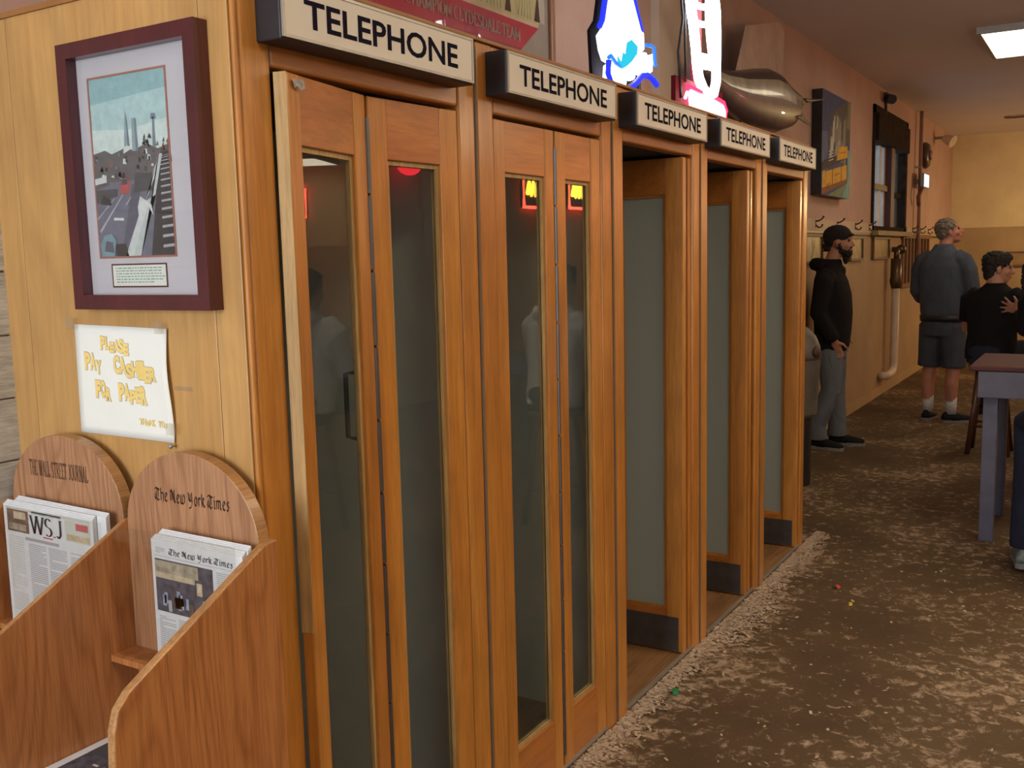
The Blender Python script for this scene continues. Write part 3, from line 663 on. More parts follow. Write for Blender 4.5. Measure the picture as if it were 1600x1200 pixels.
def nyt(t, w, h):
    mb = MB(); pen(mb, 'The New York Times', BL, (-w / 2 + .20 * w, -.0008, .895 * h), (1, 0, 0), (0, 0, 1), .70 * w, .052 * h, (.12, .13), .05, 0, space=.3)
    columns(mb, w, h, ((.05, .16),), .90, .94, 1, .012); flat(mb, w, h, .03, .872, .97, .876, 1)
    flat(mb, w, h, .035, .43, .68, .85, 2); flat(mb, w, h, .035, .74, .52, .84, 3, 2); flat(mb, w, h, .035, .70, .48, .745, 8, 3); flat(mb, w, h, .50, .62, .57, .72, 8, 3); flat(mb, w, h, .56, .56, .66, .80, 2, 4)
    for k in range(14):
        u = .06 + .55 * random.random(); v = .5 + .12 * random.random(); flat(mb, w, h, u, v - .06, u + .04, v + .03, random.choice((4, 4, 2, 1, 5)), 5)
    columns(mb, w, h, ((.72, .96),), .1, .84, 1, .016); columns(mb, w, h, ((.05, .24), (.27, .46), (.49, .68)), .03, .39, 1, .016); mb.build('front_page_print', NM, t)
def lowp(t, w, h):
    mb = MB(); flat(mb, w, h, .06, .25, .95, .92, 2); flat(mb, w, h, .06, .60, .5, .92, 0, 2)
    for k in range(8): flat(mb, w, h, .2 + .08 * k, .5, .24 + .08 * k, .52, 7, 3)
    columns(mb, w, h, ((.06, .45), (.5, .95)), .02, .2, 1, .03); mb.build('front_page_print', NM, t)
newspaper('newspaper', 'newspaper with WSJ masthead in the left bay of the rack', -.712, -.398, .811, 1.083, -.100, R(.4), wsj)
newspaper('newspaper', 'newspaper edge showing behind the one with the WSJ masthead', -.690, -.372, .811, 1.090, -.0876, R(.8), lambda t, w, h: None)
newspaper('newspaper', 'newspaper with blackletter masthead in the right bay of the rack', -.218, .036, .811, 1.066, -.100, R(.6), nyt)
newspaper('newspaper', 'newspaper edge showing behind the one with the blackletter masthead', -.212, .038, .811, 1.074, -.0876, R(.6), lambda t, w, h: None)
lp = newspaper('newspaper', 'folded newspaper with a dark photo lying on the shelf low in the rack', -.338, .036, 0, .30, 0, 0, lowp)
lp.rotation_euler = (R(-90), 0, 0); lp.location = (-.151, -.385, .641)
# ------------------------------------------------------------------ things on top of the booths and on the left wall
XW = X0                                                    # wall plane
# framed poster (bar mirror) standing behind the booth tops
pm = thing('framed_poster', 'wide framed poster with red banner and pale lettering above the first booths', 'poster', (XW, 0, 0))
PYa, PYb, PZa, PZb = .60, 2.60, 2.30, 3.18
M_gold = wood('poster_frame', (.46, .25, .14, 1), (.33, .15, .08, 1), rough=.4)
pf = MB(); X = XW + .032
pf.box((XW, PYa, PZa), (X, PYa + .035, PZb)).box((XW, PYb - .035, PZa), (X, PYb, PZb)).box((XW, PYa + .035, PZa), (X, PYb - .035, PZa + .035)).box((XW, PYa + .035, PZb - .035), (X, PYb - .035, PZb))
o = pf.build('frame', M_gold, pm, bevel=.004); o.location = (-XW * 0, 0, 0); o.matrix_parent_inverse = Matrix.Translation((-XW, 0, 0))
def rel(o): o.matrix_parent_inverse = Matrix.Translation((-XW, 0, 0)); return o
PC = dict(base=(.42, .37, .33), red=(.60, .028, .07), red2=(.40, .015, .06), cream=(.72, .66, .36), pale=(.66, .63, .55), dark=(.09, .04, .03), brown=(.25, .09, .04), text=(.85, .62, .55), edge=(.80, .60, .42), green=(.36, .40, .22))
QK = list(PC); QM = [plain('poster_' + k, PC[k] + (1,), .35, var=.08, vs=20) for k in QK]
pb = MB()
def Q(pts, k, d): pb.add([(XW + .014 + d * .0004, y, z) for y, z in pts], [tuple(range(len(pts)))], QK.index(k))
Q([(PYa + .03, PZa + .03), (PYb - .03, PZa + .03), (PYb - .03, PZb - .03), (PYa + .03, PZb - .03)], 'base', 0)
Q([(PYa + .03, 2.57), (2.47, 2.575), (2.50, 2.62), (2.50, 3.12), (PYa + .03, 3.12)], 'cream', 1)
Q([(2.455, 2.60), (2.53, 2.60), (2.53, 3.1), (2.47, 3.1)], 'pale', 2)
Q([(PYa + .1, 2.36), (2.18, 2.36), (2.30, 2.445), (2.475, 2.575), (PYa + .1, 2.572)], 'red', 3)
Q([(PYa + .1, 2.36), (2.18, 2.36), (2.30, 2.445), (2.33, 2.47), (PYa + .1, 2.45)], 'red2', 4)
Q([(PYa + .1, 2.572), (2.475, 2.575), (2.45, 2.588), (PYa + .1, 2.584)], 'edge', 4)
def blob(y, z, a, c, k, d): Q([(y + a * math.cos(R(t)), z + c * math.sin(R(t))) for t in range(0, 360, 20)], k, d)
for y in (.75, .95, 1.2, 1.45, 1.72, 1.90, 2.12, 2.36):
    Q([(y - .05, 2.62), (y + .04, 2.62), (y + .06, 3.0), (y - .06, 3.0)], 'brown', 5); blob(y, 2.645, .075, .055, 'cream', 6)
    for j in range(5): Q([(y - .06 + .026 * j, 2.60), (y - .05 + .026 * j, 2.60), (y - .03 + .016 * j, 2.70)], 'green', 7)
    Q([(y + .08, 2.60), (y + .13, 2.60), (y + .11, 2.72)], 'dark', 5)
for y in (.9, 1.5, 2.1): blob(y, 2.95, .26, .12, 'brown', 8); blob(y + .2, 3.03, .08, .07, 'brown', 9)
pen(pb, 'WORLD CHAMPION CLYDESDALE TEAM', SF, (XW + .0180, 1.33, 2.497), (0, 1, 0), (0, 0, 1), .985, .047, (.21, 0), .07, QK.index('text'), gap=.05, serif=.1, space=.3, slant=.0)
rel(pb.build('poster_print', QM, pm)); rel(MB().box((XW + .0215, PYa + .033, PZa + .033), (XW + .0235, PYb - .033, PZb - .033)).build('glazing', M_clear, pm))
rel(MB().box((XW + .002, PYa + .034, PZa + .034), (XW + .012, PYb - .034, PZb - .034)).build('backing_board', M_dark, pm))

# neon signs on the booth roofs
E_white = emit('neon_white', (.95, .97, 1, 1), 8); E_blue = emit('neon_blue', (.012, .03, 1, 1), 1.1); E_cyan = emit('neon_cyan', (.0, .62, .85, 1), .75); E_red = emit('neon_red', (1, .008, .03, 1), 7); E_pink = emit('neon_pink_white', (1, .80, .78, 1), 3.5)
E_wpanel = emit('lit_white_panel', (.95, .97, 1, 1), 1.6)
ROOF = BH + .006
nb = thing('neon_sign', 'blue and white domed neon sign on the roofs of the second and third booths', 'neon sign', (-.14, 1.97, BH - .006), 0, 'neon signs')
c = (-.14, 1.97, BH - .006)
def L(pts, dx=0): return [(dx, y - c[1], z - c[2]) for y, z in pts]
dome = [(1.825, 2.27), (1.80, 2.30), (1.785, 2.345), (1.822, 2.375), (1.838, 2.43), (1.86, 2.49), (1.90, 2.56), (1.955, 2.60), (2.01, 2.575), (2.06, 2.51), (2.10, 2.455), (2.125, 2.42), (2.150, 2.415), (2.155, 2.36), (2.12, 2.335), (2.06, 2.315), (1.96, 2.25), (1.89, 2.262)]
back = [(1.77, 2.20), (1.755, 2.36), (1.80, 2.40), (1.83, 2.50), (1.89, 2.60), (1.955, 2.64), (2.03, 2.61), (2.09, 2.52), (2.14, 2.44), (2.19, 2.40), (2.20, 2.27), (2.10, 2.24), (1.97, 2.18)]
MB().prism([(y - c[1], z - c[2]) for y, z in back], 0, -.03, -.018).build('backing_panel', plain('neon_board', (.012, .010, .014, 1), .95, spec=.1), nb)
MB().box((-.06, -.20, 0), (.02, .22, .028)).box((-.035, -.19, .02), (-.02, -.17, .10)).box((-.035, .19, .02), (-.02, .21, .14)).build('base', M_black, nb)
MB().prism([(y - c[1], z - c[2]) for y, z in dome], 0, -.012, .006).build('lit_panel', E_wpanel, nb)
MB().tube(L([(1.79, 2.375), (1.812, 2.40), (1.832, 2.46), (1.862, 2.53), (1.905, 2.598), (1.955, 2.625), (2.01, 2.60), (2.065, 2.53), (2.105, 2.47), (2.14, 2.42)], .0), .010, 10).build('neon_tube', E_blue, nb, smooth=True, label='blue outline tube')
E_azure = emit('neon_azure', (.02, .22, 1, 1), .9)
for q, r_, e_, lb in (([(1.785, 2.268), (1.80, 2.276), (1.84, 2.258), (1.87, 2.252)], .007, E_azure, 'azure ribbon end at left'), ([(2.10, 2.36), (2.14, 2.365), (2.172, 2.362), (2.178, 2.31), (2.19, 2.30)], .007, E_azure, 'azure ribbon end at right'),
                       ([(1.955, 2.186), (2.0, 2.208), (2.06, 2.246), (2.11, 2.256), (2.16, 2.248), (2.20, 2.232)], .011, E_blue, 'blue lower ribbon tube at right'), ([(1.785, 2.258), (1.778, 2.215), (1.80, 2.190), (1.86, 2.180)], .010, E_blue, 'blue lower ribbon tube at left')):
    MB().tube(L(q, .036), r_, 10).build('neon_tube', e_, nb, smooth=True, label=lb)
MB().prism([(y - c[1], z - c[2]) for y, z in [(1.875, 2.250), (1.868, 2.285), (1.90, 2.268), (1.915, 2.305), (1.935, 2.30), (1.95, 2.345), (1.985, 2.36), (2.035, 2.345), (2.03, 2.318), (1.985, 2.285), (1.94, 2.262), (1.90, 2.247)]], 0, .028, .032).build('lit_patch', E_cyan, nb, label='cyan lit patch')
# banner lettering: short white strokes along a wave
bl = MB()
for k in range(11):
    s = k / 10; y = 1.805 + .37 * s; z = 2.215 + .085 * s + .014 * math.sin(s * 6.0 + 3.3)
    bl.tube(L([(y, z - .020), (y + .004, z + .026)], .016), .0125, 8); bl.tube(L([(y, z + .026 * (-1) ** k), (y + .03, z + .008 + .026 * (-1) ** k)], .016), .0115, 8)
bl.build('neon_lettering', E_white, nb, smooth=True, label='white lettering strokes')
nw = thing('neon_sign', 'tall white looped neon with a red lit box, above the third and fourth booths', 'neon sign', (-.14, 2.85, BH - .006), 0, 'neon signs'); c = (-.14, 2.85, BH - .006)
t1 = MB(); rr = .0165
t1.tube(L([(2.615, 2.72), (2.640, 2.62), (2.675, 2.53), (2.70, 2.45), (2.715, 2.38), (2.735, 2.335), (2.785, 2.298), (2.85, 2.282), (2.915, 2.295), (2.945, 2.345), (2.95, 2.45), (2.95, 2.56), (2.945, 2.64), (2.925, 2.70), (2.885, 2.705), (2.862, 2.66), (2.868, 2.58), (2.89, 2.50), (2.92, 2.43)]), .021, 10)
t1.tube(L([(2.655, 2.68), (2.675, 2.61)]), .02, 10).tube(L([(2.68, 2.625), (2.76, 2.63), (2.86, 2.645)]), .013, 10).tube(L([(2.695, 2.555), (2.77, 2.56), (2.86, 2.575)]), .013, 10)
for z in (2.43, 2.40): t1.tube(L([(2.72, z - .008), (2.82, z), (2.94, z + .012)]), .018, 10)
t1.build('neon_tube', E_white, nw, smooth=True, label='white looping tube')
MB().box((-.05, -.30, 0), (-.03, .27, .185)).box((-.05, -.08, .17), (-.038, .02, .62)).build('backing_panel', plain('neon_glow_backing', (.12, .008, .016, 1), .8, spec=.2), nw)  # dark red board colour stands in for the red tube's glow
MB().box((-.028, -.265, .018), (.012, .22, .032)).build('base', M_black, nw)
MB().prism([(-.225, .052), (-.21, .135), (-.10, .130), (.06, .128), (.185, .118), (.215, .095), (.215, .045), (.10, .047)], 0, -.012, .004).build('lit_box', E_pink, nw, label='white hot lit box')
MB().tube(L([(2.61, 2.195), (2.615, 2.290), (2.75, 2.285), (2.90, 2.283), (3.05, 2.272), (3.085, 2.24), (3.085, 2.180), (2.85, 2.178)], -.002), .009, 8, closed=True).build('neon_tube', E_red, nw, smooth=True, label='red border tube')
MB().tube(L([(2.58, 2.235), (2.60, 2.26), (2.63, 2.25)], .0), .006, 8).build('neon_tube', E_white, nw, smooth=True, label='small white curl')
MB().tube([(-.025, -.25, .1), (-.03, -.27, .28), (-.03, -.22, .42), (-.03, -.26, .60)], .006, 8).tube([(-.025, -.2, .17), (-.02, -.22, .30), (-.035, -.18, .5)], .005, 8).build('cable', M_black, nw, smooth=True)
# mounted sailfish
fi = thing('mounted_fish', 'large silvery mounted sailfish with raised sail on the wall behind the neon', 'mounted fish', (XW, 5.2, 2.6))
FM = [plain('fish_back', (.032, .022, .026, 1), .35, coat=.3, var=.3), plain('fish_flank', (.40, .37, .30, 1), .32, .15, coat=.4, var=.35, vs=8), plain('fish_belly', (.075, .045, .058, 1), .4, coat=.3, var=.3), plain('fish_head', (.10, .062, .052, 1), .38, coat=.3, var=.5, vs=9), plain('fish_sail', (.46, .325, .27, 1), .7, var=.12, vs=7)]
sp_ = [(3.95, 2.62, .035, .02), (4.15, 2.60, .06, .035), (4.36, 2.56, .105, .06), (4.65, 2.555, .145, .085), (4.95, 2.572, .182, .10), (5.2, 2.592, .20, .11), (5.42, 2.597, .195, .11), (5.6, 2.596, .158, .10), (5.75, 2.603, .135, .09), (5.88, 2.63, .100, .07), (5.98, 2.668, .058, .045), (6.03, 2.69, .028, .024)]
fb = MB(); n = 20; vs = []; fs = []; ms = []
for (y, z, a, w) in sp_:
    for j in range(n):
        t = 2 * math.pi * j / n; vs.append((.17 + w * math.sin(t), y - 5.2, z - 2.6 + a * math.cos(t)))
for i in range(len(sp_) - 1):
    for j in range(n):
        ct = math.cos(2 * math.pi * (j + .5) / n); f = (i * n + j, i * n + (j + 1) % n, (i + 1) * n + (j + 1) % n, (i + 1) * n + j)
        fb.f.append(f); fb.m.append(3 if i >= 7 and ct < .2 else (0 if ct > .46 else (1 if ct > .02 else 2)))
fb.v = vs; fb.f += [tuple(range(n)), tuple((len(sp_) - 1) * n + j for j in range(n))]; fb.m += [0, 0]
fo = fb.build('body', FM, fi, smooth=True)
MB().tube([(.17, .82, .085), (.17, 1.1, .12), (.17, 1.35, .155), (.17, 1.52, .18)], [.020, .013, .008, .003], 8).build('bill', FM[0], fi, smooth=True)
MB().tube([(.17, .70, .03), (.17, .80, .065), (.17, .90, .075)], [.03, .02, .005], 8).build('lower_jaw', FM[3], fi, smooth=True)
sl = MB(); base = [(4.62, 2.69), (4.9, 2.745), (5.2, 2.785), (5.42, 2.785), (5.58, 2.745)]; top = [(4.72, 2.86), (4.80, 2.99), (5.15, 3.06), (5.5, 3.14), (5.62, 3.10)]
for k in range(4):
    for side_ in (0,):
        q = [(base[k][0], base[k][1]), (base[k + 1][0], base[k + 1][1]), (top[k + 1][0], top[k + 1][1]), (top[k][0], top[k][1])]
        sl.prism([(y - 5.2, z - 2.6) for y, z in q], 0, .167, .173)
for k in range(6):
    s = k / 5; i = min(3, int(s * 4)); f = s * 4 - i
    a = (base[i][0] + (base[i + 1][0] - base[i][0]) * f, base[i][1] + (base[i + 1][1] - base[i][1]) * f); b_ = (top[i][0] + (top[i + 1][0] - top[i][0]) * f, top[i][1] + (top[i + 1][1] - top[i][1]) * f)
    sl.tube([(.17, a[0] - 5.2, a[1] - 2.6), (.17, b_[0] - 5.2, b_[1] - 2.6)], [.006, .003], 6)
sl.build('sail_fin', FM[4], fi)
for pts, nm in (([(3.99, 2.62), (3.72, 2.93), (3.80, 2.90), (4.05, 2.63)], 'tail_fin'), ([(3.99, 2.61), (3.74, 2.32), (3.82, 2.34), (4.05, 2.60)], 'tail_fin'), ([(5.62, 2.52), (5.90, 2.50), (6.02, 2.505), (5.78, 2.545)], 'pectoral_fin'), ([(5.70, 2.58), (5.86, 2.55), (5.99, 2.515), (5.84, 2.60)], 'gill_flap'), ([(4.7, 2.43), (4.9, 2.40), (4.72, 2.33)], 'anal_fin')):
    x = .17 if nm != 'pectoral_fin' else .26
    if nm == 'gill_flap': x = .235
    MB().prism([(y - 5.2, z - 2.6) for y, z in pts], 0, x - .006, x + .006).build(nm, FM[3] if nm in ('gill_flap', 'pectoral_fin') else FM[0], fi)
MB().ball((.242, .66, .045), .016).build('eye', plain('fish_eye', (.45, .36, .12, 1), .15), fi, smooth=True)
MB().box((0, -.2, -.06), (.09, .1, .06)).build('wall_mount', M_black, fi)
# canvas picture
pt_ = thing('canvas_picture', 'painted canvas of a yellow lettered shopfront and blue sky above the coat rail', 'picture', (XW, 7.53, 2.49))
MB().box((0, -.50, -.425), (.086, .50, .425)).build('canvas_edge', M_black, pt_, bevel=.003, label='black canvas edge')
CC = dict(blue=(.055, .075, .19), blue2=(.11, .15, .27), slate=(.10, .09, .085), olive=(.20, .19, .11), burst=(.30, .27, .25), burst2=(.42, .40, .38), yel=(.52, .28, .03), yel2=(.40, .19, .02), dk=(.05, .035, .05), rust=(.26, .09, .03), teal=(.14, .28, .28), green=(.18, .24, .15))
CK = list(CC); CMs = [plain('canvas_' + k, tuple(x * (1.25 if k in ('yel', 'burst2', 'teal') else .9) for x in CC[k]) + (1,), .65, spec=.2, var=.15, vs=14) for k in CK]; cv = MB()
def CP(pts, k, d): cv.add([(.0862 + .0003 * d, -.5 + u, -.425 + v * .85) for u, v in pts], [tuple(range(len(pts)))], CK.index(k))
CP([(0, 0), (1, 0), (1, 1), (0, 1)], 'blue', 0); CP([(0, .2), (.2, .25), (.2, .62), (0, .6)], 'blue2', 1)
CP([(.28, .80), (.85, 1), (1, 1), (1, .60), (.8, .55), (.3, .6)], 'slate', 2); CP([(.86, .72), (1, .72), (1, .98), (.9, 1)], 'olive', 3)
random.seed(11)
for k in range(46):
    u = .22 + .55 * random.random(); v = .34 + .26 * random.random(); h = .1 + .22 * random.random(); CP([(u, v), (u + .05, v - .02), (u + .06 + .03 * random.random(), v + h), (u + .035, v + h * 1.05)], random.choice(['burst', 'burst2', 'burst', 'olive']), 4 + k * .1)
CP([(.0, .22), (.9, .42), (.9, .48), (.1, .34), (0, .3)], 'dk', 10); CP([(.02, .04), (.88, .19), (.88, .35), (.02, .21)], 'yel', 11); CP([(.5, .36), (.9, .42), (.9, .54), (.55, .50)], 'yel', 11); CP([(.0, .0), (.88, .16), (.88, .20), (.0, .06)], 'rust', 12)
CP([(.35, .10), (.37, .10), (.37, .28), (.35, .27)], 'dk', 12); CP([(.66, .15), (.68, .155), (.68, .33), (.66, .32)], 'dk', 12); CP([(.15, .09), (.3, .115), (.3, .13), (.15, .10)], 'yel2', 12); CP([(.42, .2), (.62, .24), (.62, .25), (.42, .215)], 'yel2', 12); CP([(.6, .44), (.85, .47), (.85, .48), (.6, .45)], 'yel2', 12)
CP([(.2, .0), (1, 0), (1, .14), (.9, .16)], 'green', 12); CP([(.72, 0), (1, 0), (1, .5), (.9, .5), (.9, .16)], 'teal', 13); CP([(0, 0), (.07, .02), (.12, .33), (0, .3)], 'teal', 9)
for k in range(4): CP([(.22, .33 + .03 * k), (.38, .36 + .03 * k), (.38, .372 + .03 * k), (.22, .342 + .03 * k)], 'burst2', 13)
cv.build('canvas_print', CMs, pt_)
# coat rails with hooks
M_rail = plain('rail_paint', (.50, .37, .27, 1), .6, var=.08); M_hook = plain('hook_bronze', (.12, .08, .045, 1), .35, .6)
def coat_rail(ya, yb, label, ys):
    t = thing('coat_rail', label, 'coat rail', (XW, (ya + yb) / 2, 1.82), 0, 'coat rails along the left wall')
    m_ = (ya + yb) / 2
    MB().box((0, ya - m_, -.05), (.022, yb - m_, .05)).build('rail_board', M_rail, t, bevel=.003); MB().box((0, ya - m_, -.068), (.03, yb - m_, -.0505)).build('lower_moulding', M_hook, t)
    for y in ys:
        q = y - m_; MB().tube([(.022, q, .03), (.05, q, .035), (.075, q, .05), (.088, q, .07)], [.008, .007, .006, .009], 8).tube([(.022, q, .0), (.045, q, -.022), (.07, q, -.018), (.078, q, .004)], [.008, .007, .006, .009], 8).box((.022, q - .012, -.02), (.027, q + .012, .045)).build('hook', M_hook, t, smooth=False)
    return t
coat_rail(4.3, 9.40, 'long coat rail with hooks beneath the canvas picture, left of the window', [5.6, 6.35, 7.13, 7.88, 8.62, 9.25])
coat_rail(11.42, 15.2, 'coat rail with hooks on the wall beyond the window', [11.8, 12.4, 13.0, 13.6, 14.2, 14.8])
# small framed pieces under the rail
M_box = plain('mirror_yellowed', (.42, .34, .17, 1), .3, var=.25, vs=9)
def small_frame(y0, y1, z0, z1, label, dark=True):
    t = thing('small_frame', label, 'picture', (XW + .008, (y0 + y1) / 2, (z0 + z1) / 2)); a = (y1 - y0) / 2; h = (z1 - z0) / 2; w = .022
    MB().box((0, -a, -h), (.03, -a + w, h)).box((0, a - w, -h), (.03, a, h)).box((0, -a + w, -h), (.03, a - w, -h + w)).box((0, -a + w, h - w), (.03, a - w, h)).build('frame', plain('f', (.13, .075, .035, 1), .5), t)
    MB().box((.004, -a + w, -h + w), (.012, a - w, h - w)).build('yellowed_sheet', M_box, t)
    if dark: MB().prism([(-.06, -.07), (-.02, -.09), (.02, -.03), (.06, .02), (.05, .07), (.0, .06), (-.03, .085), (-.06, .04), (-.03, .0)], 0, .0121, .0126).build('dark_motif', M_hook, t)
small_frame(6.78, 7.35, 1.50, 1.745, 'small yellowed frame with a dark motif at the left of the man in black')
small_frame(8.40, 8.95, 1.50, 1.735, 'small yellowed frame at the right of the capped head of the man in black', False)
small_frame(9.45, 10.30, 1.50, 1.735, 'wide yellowed frame directly under the window', False)
# slatted rack of bars further along
sr = thing('slatted_wall_rack', 'dark barred wooden rack on the wall behind the man in denim', 'wall rack', (XW, 12.1, 1.45)); 
for k in range(9): MB().box((.01, -.95 + k * .235, -.26), (.035, -.90 + k * .235, .28)).build('bar', plain('rack_bar', (.20, .10, .05, 1), .6) if k == 0 else bpy.data.materials['rack_bar'], sr)
MB().box((.008, -1.0, .28), (.04, 1.05, .33)).build('cross_bar', bpy.data.materials['rack_bar'], sr); MB().box((.008, -1.0, -.31), (.04, 1.05, -.26)).build('cross_bar', bpy.data.materials['rack_bar'], sr)
# pipes
M_wpipe = plain('pipe_cream', (.62, .52, .42, 1), .5, var=.06)
wp = thing('waste_pipe', 'cream upright pipe with a dark sleeve and an elbow at the foot of the wall', 'pipe', (XW, 10.34, 0))
MB().tube([(.10, 0, 1.17), (.10, 0, .34), (.10, -.03, .27), (.10, -.10, .235), (.10, -.33, .225), (.085, -.385, .225), (.06, -.40, .225), (.03, -.40, .225)], .045, 12).build('pipe_run', M_wpipe, wp, smooth=True)
MB().tube([(.10, 0, 1.17), (.10, 0, 1.25), (.10, 0, 1.3), (.10, 0, 1.50)], [.05, .068, .06, .058], 12).build('sleeve', M_hook, wp, smooth=True, label='dark upper sleeve')
MB().tube([(.10, 0, 1.50), (.10, .02, 1.58), (.08, .14, 1.60), (.045, .16, 1.60), (.024, .16, 1.60)], .03, 10).ball((.12, .16, 1.60), .055).build('valve', M_hook, wp, smooth=True)
cdt = thing('conduit_pipe', 'thin pinkish conduit running up the wall beyond the window', 'pipe', (XW, 12.0, 1.3)); MB().tube([(.06, 0, 0), (.06, 0, 1.0), (.06, 0, HC - 1.302)], .022, 10).build('conduit', plain('conduit', (.34, .20, .17, 1), .5), cdt, smooth=True)
for z in (.5, 1.3): MB().box((0, -.03, z), (.084, .03, z + .02)).build('clip', M_rim, cdt)
ls = thing('lit_sign', 'small glowing pale blue sign on the wall near the far corner', 'sign', (XW, 12.02, 2.44)); MB().box((.09, -.16, -.085), (.13, .20, .085)).build('housing', M_rim, ls); MB().box((.1302, -.15, -.075), (.134, .19, .075)).build('lit_face', emit('lit_sign_face', (.62, .85, 1, 1), 1.6), ls); MB().box((.0, .10, -.03), (.0895, .14, .03)).build('bracket', M_rim, ls)
MB().tube([(.11, -.15, -.09), (.08, -.22, -.20), (.07, -.12, -.30)], .025, 8).build('dark_cable', plain('cab', (.20, .09, .07, 1), .6), ls, smooth=True)
wc = thing('wall_bell', 'round dark wall bell with a pink centre above the lit sign', 'bell', (XW, 12.62, 2.80)); bb = MB().lathe([(.0, 0), (.165, 0), (.17, .03), (.14, .07), (.0, .08)], n=24); bb.v = [(z, x, y) for x, y, z in bb.v]; bb.build('gong', plain('bell', (.07, .04, .03, 1), .35), wc, smooth=True); MB().ball((.09, 0, 0), (.03, .06, .06)).build('centre_cap', plain('bellcap', (.5, .25, .25, 1), .4), wc, smooth=True)
sl_ = thing('spot_lamp', 'small metal spot lamp high on the wall in the far corner', 'lamp', (XW, 13.5, 3.10)); MB().tube([(0, 0, 0), (.10, 0, .0), (.16, .0, -.03)], .02, 8).build('bracket', M_rim, sl_); MB().tube([(.12, -.02, -.01), (.24, -.06, -.07)], [.05, .085], 12).build('lamp_head', M_wpipe, sl_)
sc_ = thing('security_camera', 'small dark camera high on the wall above the window', 'camera', (XW, 10.0, 3.20)); MB().box((0, -.04, -.04), (.03, .04, .06)).build('mount', M_black, sc_); MB().tube([(.03, 0, 0), (.10, -.12, -.03)], .05, 10).build('camera_body', M_black, sc_); MB().tube([(.015, .0, -.04), (.012, .05, -.17)], .012, 6).build('cable', M_black, sc_)
# framed boards on the far wall
for y, (a, c_, z0, z1) in enumerate(((-.22, -.04, 1.30, 1.52), (.0, .42, 1.30, 1.53))):
    t = thing('wall_board_frame', ('narrow' if y == 0 else 'wide') + ' dark-edged tan board on the far wall behind the men', 'board', ((a + c_) / 2, Y1 - .012, (z0 + z1) / 2)); w = (c_ - a) / 2; h = (z1 - z0) / 2
    MB().box((-w, -.03, -h), (w, 0, h)).build('frame', plain('board_edge', (.16, .085, .04, 1), .6), t); MB().box((-w + .03, -.034, -h + .03), (w - .03, -.0302, h - .03)).build('board', plain('board_tan', (.34, .22, .11, 1), .6), t)

# bin beyond the last booth
bi = thing('waste_bin', 'grey dome-topped waste bin on a black base beyond the last booth', 'bin', (-.45, 5.40, 0))
M_bin = plain('bin_grey', (.10, .09, .076, 1), .5, var=.2)
MB().lathe([(.115, 0), (.118, .02), (.118, .48)], n=24).build('base', M_black, bi, smooth=False); MB().lathe([(.14, .48), (.155, .50), (.172, .86), (.172, .875)], n=28).build('body', M_bin, bi)
MB().lathe([(.176, .8755), (.176, .90), (.168, .96), (.14, 1.03), (.09, 1.085), (.03, 1.105), (.0, 1.107)], n=28).build('dome_lid', M_bin, bi, smooth=True)
MB().ball((.155, -.04, .925), (.03, .06, .045)).build('opening_flap', plain('flap', (.07, .03, .025, 1), .6), bi, smooth=True)

# ------------------------------------------------------------------ ceiling
def troffer(x, y, lx, ly, label, e):
    t = thing('ceiling_light', label, 'ceiling light', (x, y, HC), 0, 'fluorescent ceiling lights')
    fr = MB(); w = .03
    fr.box((-lx, -ly, -.05), (-lx + w, ly, 0)).box((lx - w, -ly, -.05), (lx, ly, 0)).box((-lx + w, -ly, -.05), (lx - w, -ly + w, 0)).box((-lx + w, ly - w, -.05), (lx - w, ly, 0)); fr.build('housing', M_rim, t)
    MB().box((-lx + w, -ly + w, -.045), (lx - w, ly - w, -.01)).build('diffuser', emit('fluorescent_diffuser', (1.0, .84, .60, 1), e), t)
for x, y, e, nm in ((.98, 7.94, 3.4, 'glowing fluorescent ceiling panel above the denim-shirted man'), (2.1, 3.0, 9, 'fluorescent ceiling panel over the aisle before the open booths'), (2.2, -.9, 9, 'fluorescent ceiling panel nearest the shop front'),
                 (4.6, 3.2, 7, 'fluorescent ceiling panel on the far side of the room before the tables'), (4.6, 7.94, 4, 'fluorescent ceiling panel on the far side of the room over the tables'), (5.25, 14.1, 4, 'fluorescent ceiling panel near the far wall')):
    troffer(x, y, .58, .62, nm, e)
def globe(x, y, z, w, label):  # unseen globes added to brighten the ceiling and booth fronts
    t = thing('fill_globe', label, 'lamp', (x, y, HC), 0, 'added fill globes'); MB().tube([(0, 0, 0), (0, 0, z - HC + .15)], .012, 8).build('down_rod', M_hook, t); MB().lathe([(.0, .16), (.05, .155), (.06, .12), (.0, .11)], n=16).build('gallery', M_hook, t).location = (0, 0, z - HC)
    MB().ball((0, 0, z - HC), .14, 20, 12).build('fill_ball', emit('fill_globe_glow', (1, .80, .52, 1), w), t, smooth=True)
globe(3.1, 1.3, 2.55, 36, 'added fill globe hanging unseen opposite the shut booths'); globe(3.1, 5.0, 2.55, 26, 'added fill globe hanging unseen opposite the open booths')
fan = thing('ceiling_fan', 'brown wooden ceiling fan with its blade tip near the bright ceiling panel', 'fan', (1.17, 9.1, HC)); MB().tube([(0, 0, 0), (0, 0, -.42)], .02, 8).build('down_rod', M_hook, fan); MB().lathe([(.0, -.55), (.10, -.54), (.12, -.48), (.08, -.42), (.0, -.42)], n=20).build('motor', M_hook, fan, smooth=True)
for k in range(4):
    a = R(180 + 90 * k - 8); b_ = MB().prism([(.10, -.03), (.25, -.07), (.66, -.085), (.72, -.05), (.72, .05), (.66, .085), (.25, .07), (.10, .03)], 2, -.49, -.478).build('blade', plain('fan_blade', (.24, .12, .06, 1), .5) if k == 0 else bpy.data.materials['fan_blade'], fan); b_.rotation_euler = (0, 0, a)
